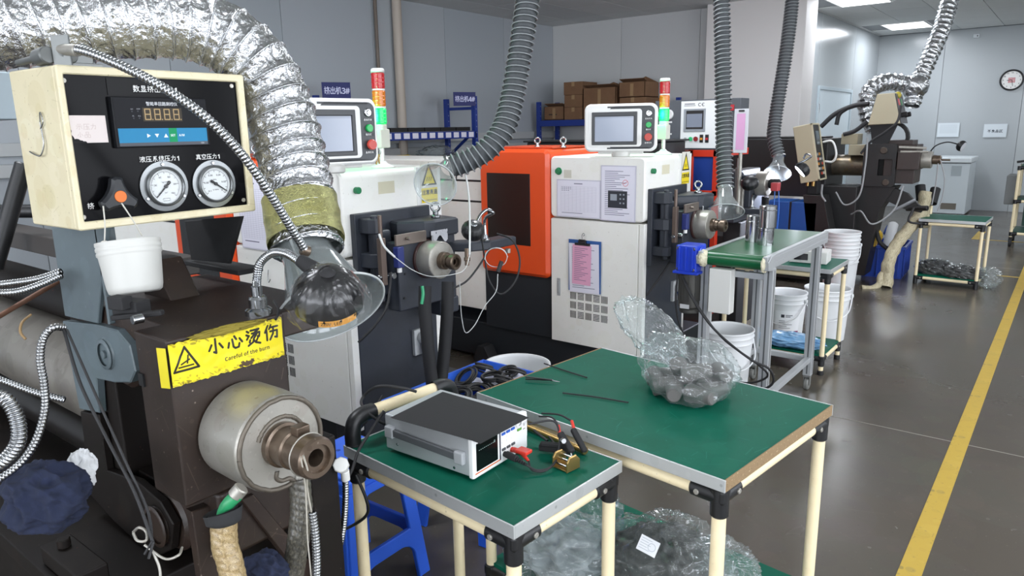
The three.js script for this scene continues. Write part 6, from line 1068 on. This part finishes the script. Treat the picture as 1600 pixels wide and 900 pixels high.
  part('drop_hose', ductGeo([[-1.272, 3.189, -10.022], [-1.351, 2.831, -9.793], [-1.385, 2.476, -9.602], [-1.452, 2.199, -9.471], [-1.51, 1.936, -9.352], [-1.546, 1.68, -9.251]], 220, 48, rib(.098)), K.foil, d, true);
  part('loop_hose', ductGeo([[-1.546, 1.867, -9.304], [-1.666, 1.926, -9.227], [-1.797, 1.942, -9.128], [-1.918, 1.875, -9.014], [-1.946, 1.737, -8.954], [-1.901, 1.548, -8.936], [-1.827, 1.408, -8.954]], 220, 48, rib(.1)), K.foil, d, true);
  part('branch_sleeve', bagGeo([-1.534, 1.887, -9.293], [.14, .13, .14], { floor: -9, amp: .08, n: [48, 32], seed: 4 }), K.foil, d); settle(d);
  domeLamp('work_lamp', 'black lamp on a thin gooseneck sticking out right of the far extruder', null, [[-1.02, 1.2, -7.55], [-1.142, 1.201, -8.002], [-1.094, 1.274, -7.994], [-1.004, 1.309, -8.01], [-0.925, 1.29, -8.066]], [-0.925, 1.29, -8.066], [-0.852, 1.255, -8.048], .05, { nr: .006, neckMat: K.black });
  const h = thing('wrapped_hose', 'thick hose wrapped in dirty cream tape hanging to the floor', 'hose');
  const tp = painted(mottle(256, '#b5ab8e', [[160, 4, 24, ['#8a8068', '#cfc7ae', '#6b6350'], .4], [200, .6, 3, '#4a4436', .5]]), .7, 5);
  part('wrapped_tube', ductGeo([[-1.118, 0.846, -7.855], [-1.125, 0.667, -7.799], [-1.173, 0.544, -7.662], [-1.231, 0.435, -7.521], [-1.272, 0.324, -7.418], [-1.285, 0.194, -7.345], [-1.282, 0.095, -7.319], [-1.281, 0.001, -7.268]], 160, 24, (s, a) => .055 + .0025 * Math.sin(s * 60 + a) + .012 * nz.noise(s * 9, Math.cos(a), Math.sin(a))), tp, h, true);
  part('tape_end', [B(.06, .2, .03, ...[-1.084, 0.607, -7.814], .01, 0, .3, .1)], tp, h);
  part('side_hose', [tube([[-1.31, 0.132, -7.334], [-1.33, 0.096, -7.283], [-1.327, 0.031, -7.241], [-1.374, -0.004, -7.168], [-1.454, 0.003, -7.107]], .03, 40, 10)], tp, h);
  part('black_stub', [tube([[-1.173, 0.902, -7.893], [-1.142, 0.772, -7.842]], .045, 6, 14), tube([[-1.052, 0.869, -7.978], [-1.06, 0.735, -7.895]], .045, 6, 14)], K.blackMatte, h); settle(h);
  // crate, plug, spray can
  const c = [-1.333, 0, -7.839]; const cr = thing('plastic_crate', 'dark blue ribbed crate on the floor under the far extruder', 'crate', [-1.42, 0, -7.98], .05), W = .36, Hh = .32, Dp = .5, bl = mat('#1c3f9c', .4, 0, { side: THREE.DoubleSide, key: 'cr2' });
  part('walls', [E(-W / 2, W / 2, 0, .01, -Dp / 2, Dp / 2, 0), E(-W / 2, W / 2, 0, Hh, Dp / 2 - .008, Dp / 2, .002), E(-W / 2, W / 2, 0, Hh, -Dp / 2, -Dp / 2 + .008, .002), E(-W / 2, -W / 2 + .008, 0, Hh, -Dp / 2, Dp / 2, .002), E(W / 2 - .008, W / 2, 0, Hh, -Dp / 2, Dp / 2, .002)], bl, cr);
  part('rim', [E(-W / 2 - .015, W / 2 + .015, Hh - .03, Hh, Dp / 2, Dp / 2 + .015, .003), E(W / 2, W / 2 + .015, Hh - .03, Hh, -Dp / 2, Dp / 2, .003), E(-W / 2 - .015, -W / 2, Hh - .03, Hh, -Dp / 2, Dp / 2, .003), E(-W / 2 - .015, W / 2 + .015, Hh - .03, Hh, -Dp / 2 - .015, -Dp / 2, .003)], bl, cr);
  for (let i = 0; i < 5; i++) part('rib', E(W / 2, W / 2 + .012, .02, Hh - .03, -.2 + i * .1 - .005, -.2 + i * .1 + .005, .001), bl, cr);
  for (let i = 0; i < 4; i++) part('rib', E(-.14 + i * .093 - .005, -.14 + i * .093 + .005, .02, Hh - .03, Dp / 2, Dp / 2 + .012, .001), bl, cr);
  const yp = thing('yellow_pump', 'yellow motor unit above the dark blue crate', 'motor'); part('body', [rod([-1.574, 0.378, -7.561], [-1.469, 0.429, -7.723], .07, 20), B(.14, .12, .12, ...[-1.521, 0.383, -7.604], .02)], mat('#c4a02c', .45), yp); part('fitting', [rod([-1.54, 0.379, -7.483], [-1.498, 0.348, -7.456], .03)], K.blackMatte, yp); part('hose', tube([[-1.539, 0.513, -7.561], [-1.461, 0.488, -7.55], [-1.404, 0.387, -7.502], [-1.312, 0.311, -7.487]], .02, 30, 8), K.rubber, yp); settle(yp);
  const cn = thing('spray_can', 'blue and white canister leaning in the dark blue crate', 'canister'); part('body', rod([-1.46, .016, -7.95], [-1.458, 0.455, -8.389], .05, 24), mat('#d6d8da', .4), cn); part('blue_band', rod([-1.495, 0.336, -8.347], [-1.467, 0.429, -8.382], .0515, 24), mat('#2550a8', .4), cn); settle(cn);
}
// far table, bags, white chest, trolley
{
  const ft = pipeTable('work_table', 'green work table standing far along the aisle, near the far extruder', [-.84, 0, -7.84], -.03, .53, .5, .62, { low: .06 });
  part('push_handle', [tube([[-.25, .6, -.2], [-.25, .7, -.2], [-.25, .72, -.17], [-.25, .72, .0], [-.25, .7, .03], [-.25, .6, .03]], .015, 40, 12)], K.pipe, ft);
  const dk = mat('#2c2c2d', .5);
  const bag = (c, r, s, label) => { const t = thing('plastic_bag', label, 'bag'); part('film', bagGeo(c, [r[0] * 1.1, r[1] * 1.1, r[2] * 1.1], { floor: .09, seed: s, amp: .26, n: [70, 40], freq: 3 }), K.film, t); part('contents', bagGeo(c, r, { floor: .092, seed: s + 1, amp: .3, n: [70, 40], freq: 3 }), dk, t); settle(t); };
  bag([-.96, .13, -7.8], [.15, .075, .14], 51, 'clear bag of black parts on the far table shelf, left of two'); bag([-.72, .125, -7.72], [.16, .065, .14], 53, 'clear bag of black parts on the far table shelf, right of two');
  solo('plastic_film', 'clear film spilling off the far table shelf on the right', 'film', bagGeo([-.52, .1, -7.74], [.1, .09, .12], { floor: .004, seed: 57, amp: .3, n: [60, 36] }), K.film);
  const w = thing('chest_cabinet', 'white chest with a thick lid against the far wall', 'cabinet', [-1.7, 0, -14.0]), wm = mat('#cdd6da', .35);
  part('body', E(-.35, .35, .03, .84, -.45, .4, .008), wm, w); part('lid', E(-.37, .37, .85, .93, -.47, .44, .012), mat('#d6dde0', .3), w); part('grille', E(.0, .22, .1, .2, .4, .406, .002), mat('#6f6a60', .5), w); part('energy_label', E(.1, .24, .64, .8, .4, .403, 0), mat('#aab4b8', .5), w); part('foot', [E(-.3, -.24, 0, .03, .3, .36, .002), E(.24, .3, 0, .03, .3, .36, .002), E(-.3, -.24, 0, .03, -.4, -.34, .002), E(.24, .3, 0, .03, -.4, -.34, .002)], K.black, w);
  const tr = thing('shelf_trolley', 'three-shelf pipe trolley at the right edge by the far wall', 'trolley', [-.12, 0, -10.8]), dg = mat('#23483c', .5);
  for (const sx of [-1, 1]) for (const sz of [-1, 1]) { part('leg', rod([sx * .42, .1, sz * .28], [sx * .42, .97, sz * .28], .016), K.pipe, tr); part('caster', [rod([sx * .42 - .015, .045, sz * .28], [sx * .42 + .015, .045, sz * .28], .045, 20), E(sx * .42 - .02, sx * .42 + .02, .06, .12, sz * .28 - .02, sz * .28 + .02, .003)], K.blackMatte, tr); for (const y of [.16, .55, .95]) part('corner_joint', [rod([sx * .42, y - .03, sz * .28], [sx * .42, y + .02, sz * .28], .022), rod([sx * .42, y, sz * .28], [sx * .36, y, sz * .28], .021)], K.black, tr); }
  for (const y of [.16, .55, .95]) { part('shelf', E(-.41, .41, y + .015, y + .03, -.27, .27, .002), dg, tr); for (const s of [-1, 1]) { part('rail', rod([-.42, y, s * .28], [.42, y, s * .28], .016), K.pipe, tr); part('rail', rod([s * .42, y, -.28], [s * .42, y, .28], .016), K.pipe, tr); } }
  for (const y of [.2, .59]) part('back_panel', E(-.35, .38, y, y + .32, -.24, -.22, .002), dg, tr);
  const dv = thing('tape_dispenser', 'white hand tool lying on the trolley top', 'tool', [-.42, .98, -10.62]); part('body', [rod([0, .05, -.04], [0, .05, .04], .05, 20), B(.14, .03, .06, .02, .015, 0, .006)], mat('#cfd3d4', .4), dv); part('grip', rod([-.05, .05, 0], [-.16, .03, 0], .014), K.blackMatte, dv);
  solo('green_box', 'dark green box on the trolley top', 'box', E(-.25, .1, .98, 1.06, -10.9, -10.65, .005), mat('#3c5c4c', .5));
  solo('hanging_bin', 'grey mesh bin hanging on the left end of the trolley', 'bin', [E(-.66, -.56, .5, .85, -11.0, -10.6, .01)], mat('#6d7070', .5));
}
// ---------------------------------------------------------------- blue racks along the walls
{
  const post = (x, z, y1, t) => { const p = part('post', [E(x - .03, x + .03, 0, y1, z - .025, z + .025, .003)], K.rackBlue, t); part('slot_holes', [...Array(14)].map((_, i) => E(x + .029, x + .0312, .9 + i * .07, .915 + i * .07, z - .005, z + .005, 0)), mat('#8792b8', .5), p); };
  const t = thing('storage_rack', 'blue rack along the left wall with white labels on its beam', 'rack');
  for (const z of [-6.84, -4.85]) { post(-5.9, z, 1.9, t); post(-6.36, z, 1.88, t); part('end_bar', E(-6.36, -5.9, 1.74, 1.775, z - .015, z + .015, .002), K.rackBlue, t); part('brace', poly('z', [[-6.34, 1.2], [-6.28, 1.2], [-5.92, 1.46], [-5.98, 1.46]], z - .01, z + .01), K.rackBlue, t); }
  for (const y of [1.4, .98, .5]) { part('beam', E(-5.93, -5.87, y, y + .085, -6.84, -4.85, .003), K.rackBlue, t); part('beam', E(-6.38, -6.33, y, y + .085, -6.84, -4.85, .003), K.rackBlue, t); part('deck', E(-6.35, -5.9, y + .075, y + .09, -6.82, -4.87, .002), mat('#6b6e72', .6), t); }
  for (let i = 0; i < 14; i++) part('label', E(-5.8695, -5.868, 1.415, 1.475, -6.78 + i * .135, -6.69 + i * .135, 0), K.paper, t);
  settle(t);
  for (let i = 0; i < 7; i++) solo('flat_tray', 'flat dark tray lying on the labelled rack beam shelf', 'tray', E(-6.3, -5.92, 1.491, 1.535, -6.78 + i * .265, -6.53 + i * .265, .004), mat('#1e1d1c', .6), 'dark trays on the labelled shelf');
  const bin = (z, y, c, label) => { const b = thing('parts_bin', label, 'bin', [-5.98, y, z]); part('shell', [E(-.15, .13, 0, .012, -.11, .11, .002), E(-.15, -.14, 0, .16, -.11, .11, .002), E(-.15, .13, 0, .15, -.11, -.1, .002), E(-.15, .13, 0, .15, .1, .11, .002), E(.11, .13, 0, .1, -.11, .11, .003)], mat(c, .45), b); };
  bin(-5.1, 1.072, '#a81f22', 'red parts bin on the left rack, leftmost'); bin(-5.34, 1.072, '#a81f22', 'red parts bin on the left rack, second from left'); bin(-5.58, 1.072, '#a81f22', 'red parts bin on the left rack, third from left'); bin(-5.82, 1.072, '#c4a51e', 'yellow parts bin on the left rack');
  const cb = solo('cardboard_box', 'low brown carton with film on the left rack', 'box', E(-6.2, -5.9, 1.072, 1.2, -6.6, -6.05, .004), K.cardboard);
  solo('plastic_film', 'clear film heaped over the low carton on the left rack', 'film', bagGeo([-6.05, 1.24, -6.3], [.16, .08, .26], { floor: 1.2, seed: 61, amp: .3, n: [60, 36] }), K.film);
  const sign = (c, txt, label) => { const s = thing('rack_sign', label, 'sign', c, Math.PI / 2 - .5); const cv = canvas(256, 140, (x) => { x.fillStyle = '#141c5c'; x.fillRect(0, 0, 256, 140); hanzi(x, txt, 18, 36, 66, '#c9cbe6', .1, 1.02, .78); }); part('plate', B(.28, .16, .006, 0, 0, 0, .001), mat('#141c5c', .4), s); print('lettering', .276, .156, [0, 0, .0036], 0, 0, cv, s, .35); };
  sign([-5.86, 1.86, -6.62], '挤出机4#', 'dark blue rack sign ending 4# behind the hanging grey hose'); sign([-5.86, 1.9, -4.72], '挤出机3#', 'dark blue rack sign ending 3# above the half-hidden operator panel');
  const r2 = thing('storage_rack', 'blue rack of cartons against the back wall', 'rack');
  for (const x of [-6.34, -4.36]) { post(x, -8.8, 1.88, r2); post(x, -9.28, 1.88, r2); }
  for (const y of [1.53, 1.0, .5]) { part('beam', E(-6.34, -4.36, y, y + .085, -8.83, -8.77, .003), K.rackBlue, r2); part('beam', E(-6.34, -4.36, y, y + .085, -9.31, -9.26, .003), K.rackBlue, r2); part('deck', E(-6.32, -4.38, y + .07, y + .087, -9.27, -8.82, .002), mat('#4d5056', .6), r2); }
  part('back_bar', E(-6.34, -4.36, 1.76, 1.8, -9.31, -9.28, .002), K.rackBlue, r2); settle(r2);
  const carton = (x0, x1, y0, y1, label, o = {}) => {
    const b = thing('cardboard_box', label, 'box'), z1 = o.z1 || -8.84, z0 = o.z0 || -9.24;
    if (o.open) { part('walls', [E(x0, x1, y0, y0 + .01, z0, z1, 0), E(x0, x1, y0, y1, z1 - .008, z1, .001), E(x0, x1, y0, y1, z0, z0 + .008, .001), E(x0, x0 + .008, y0, y1, z0, z1, .001), E(x1 - .008, x1, y0, y1, z0, z1, .001)], K.cardboard, b); part('flap', poly('z', [[x0, y1], [x1, y1], [x0 + (x1 - x0) * .5, y1 + .09]], z0 + .01, z0 + .016, .001), K.cardboard, b); part('flap', B(x1 - x0 - .02, .006, .13, (x0 + x1) / 2, y1 + .02, z1 - .05, .001, -.35), K.cardboard, b); }
    else part('walls', E(x0, x1, y0, y1, z0, z1, .006), K.cardboard, b);
    part('tape', o.open ? E((x0 + x1) / 2 - .025, (x0 + x1) / 2 + .025, y0 + .02, y1 - .02, z1, z1 + .0012, 0) : [E((x0 + x1) / 2 - .025, (x0 + x1) / 2 + .025, y1, y1 + .0012, z0, z1, 0), E((x0 + x1) / 2 - .025, (x0 + x1) / 2 + .025, y1 - .06, y1, z1, z1 + .0012, 0)], mat('#9a7c58', .4), b);
    if (o.mark) part('marking', E(x0 + .08, x1 - .12, y0 + .07, y0 + .085, z1, z1 + .001, 0), mat('#2c2622', .7), b);
    settle(b);
  };
  const y = 1.618;
  carton(-6.27, -5.93, y, y + .19, 'open carton with scribble at the left end of the back rack', { open: true, mark: true });
  carton(-5.92, -5.62, y, y + .17, 'plain carton beside the open one on the back rack'); carton(-5.92, -5.62, y + .172, y + .34, 'middle carton of the stack of three on the back rack'); carton(-5.93, -5.615, y + .342, y + .52, 'topmost carton of the stack of three on the back rack');
  carton(-5.6, -5.08, y, y + .42, 'large carton with open top on the back rack', { open: true }); carton(-5.02, -4.62, y, y + .27, 'lower of two cartons at the right end of the back rack'); carton(-5.03, -4.64, y + .272, y + .47, 'open carton on the right end stack of the back rack', { open: true });
  solo('cardboard_sheet', 'upright carton flap behind the open box on the back rack', 'box', poly('z', [[-6.1, y + .2], [-5.93, y + .2], [-5.93, y + .42], [-6.06, y + .44]], -9.2, -9.19), K.cardboard);
  carton(-6.1, -5.75, 1.088, 1.28, 'carton on the lower shelf of the back rack');
  solo('wall_sign', 'small green triangular sign on the left wall', 'sign', poly('x', [[-8.22, 1.42], [-8.02, 1.42], [-8.12, 1.6]], -6.49, -6.48), mat('#2c7c3c', .5));
  const eb = thing('equipment_case', 'black equipment case standing behind the orange hood of the middle extruder', 'case', [-2.75, 0, -4.62]); part('body', E(-.55, .55, .0, 1.4, -.2, .2, .01), mat('#1a1b1d', .5), eb); part('top_plate', E(-.57, .57, 1.4, 1.412, -.22, .22, .003), K.black, eb);
}

// ---------------------------------------------------------------- small things last
{
  const k = thing('key_bunch', 'small bunch of keys hanging beside the half-hidden operator panel', 'keys');
  part('key_ring', M4(new THREE.TorusGeometry(.012, .0014, 6, 20), ...[-2.28, 1.416, -2.028], 0, .8, 0), K.steel, k);
  for (const [a, b] of [[[-2.281, 1.403, -2.024], [-2.279, 1.367, -2.016]], [[-2.277, 1.403, -2.027], [-2.269, 1.37, -2.024]]]) part('key', [rod(a, b, .0035), B(.014, .012, .003, ...a, .002, 0, .7, 0)], K.brass, k);
  part('cord', tube([[-2.281, 1.421, -2.029], [-2.29, 1.475, -2.037], [-2.296, 1.506, -2.041]], .0018, 10, 6), mat('#d0d0cc', .6), k); settle(k);
  const c = [-1.891, 0, -4.264];
  solo('cable_coil', 'coil of black tubing on the floor behind the conveyor motor', 'coil', [0, 1, 2, 3].map((i) => M4(new THREE.TorusGeometry(.12 + i * .008, .009, 8, 40), c[0] + i * .006, .012 + i * .016, c[2] - .06, Math.PI / 2, 0, 0)), K.rubber);
  solo('duct_panel', 'pale blue sheet-metal duct at the left edge behind the instrument box', 'duct', [B(.2, .11, .1, ...[-2.133, 1.598, -0.633], .004)], mat('#a9b8c0', .45));
  solo('steel_post', 'white-painted steel post on the floor beside the conveyor motor', 'post', E(-1.66, -1.62, 0, .62, -4.0, -3.96, .003), mat('#c9cac8', .45));
}

renderer.render(scene, camera);
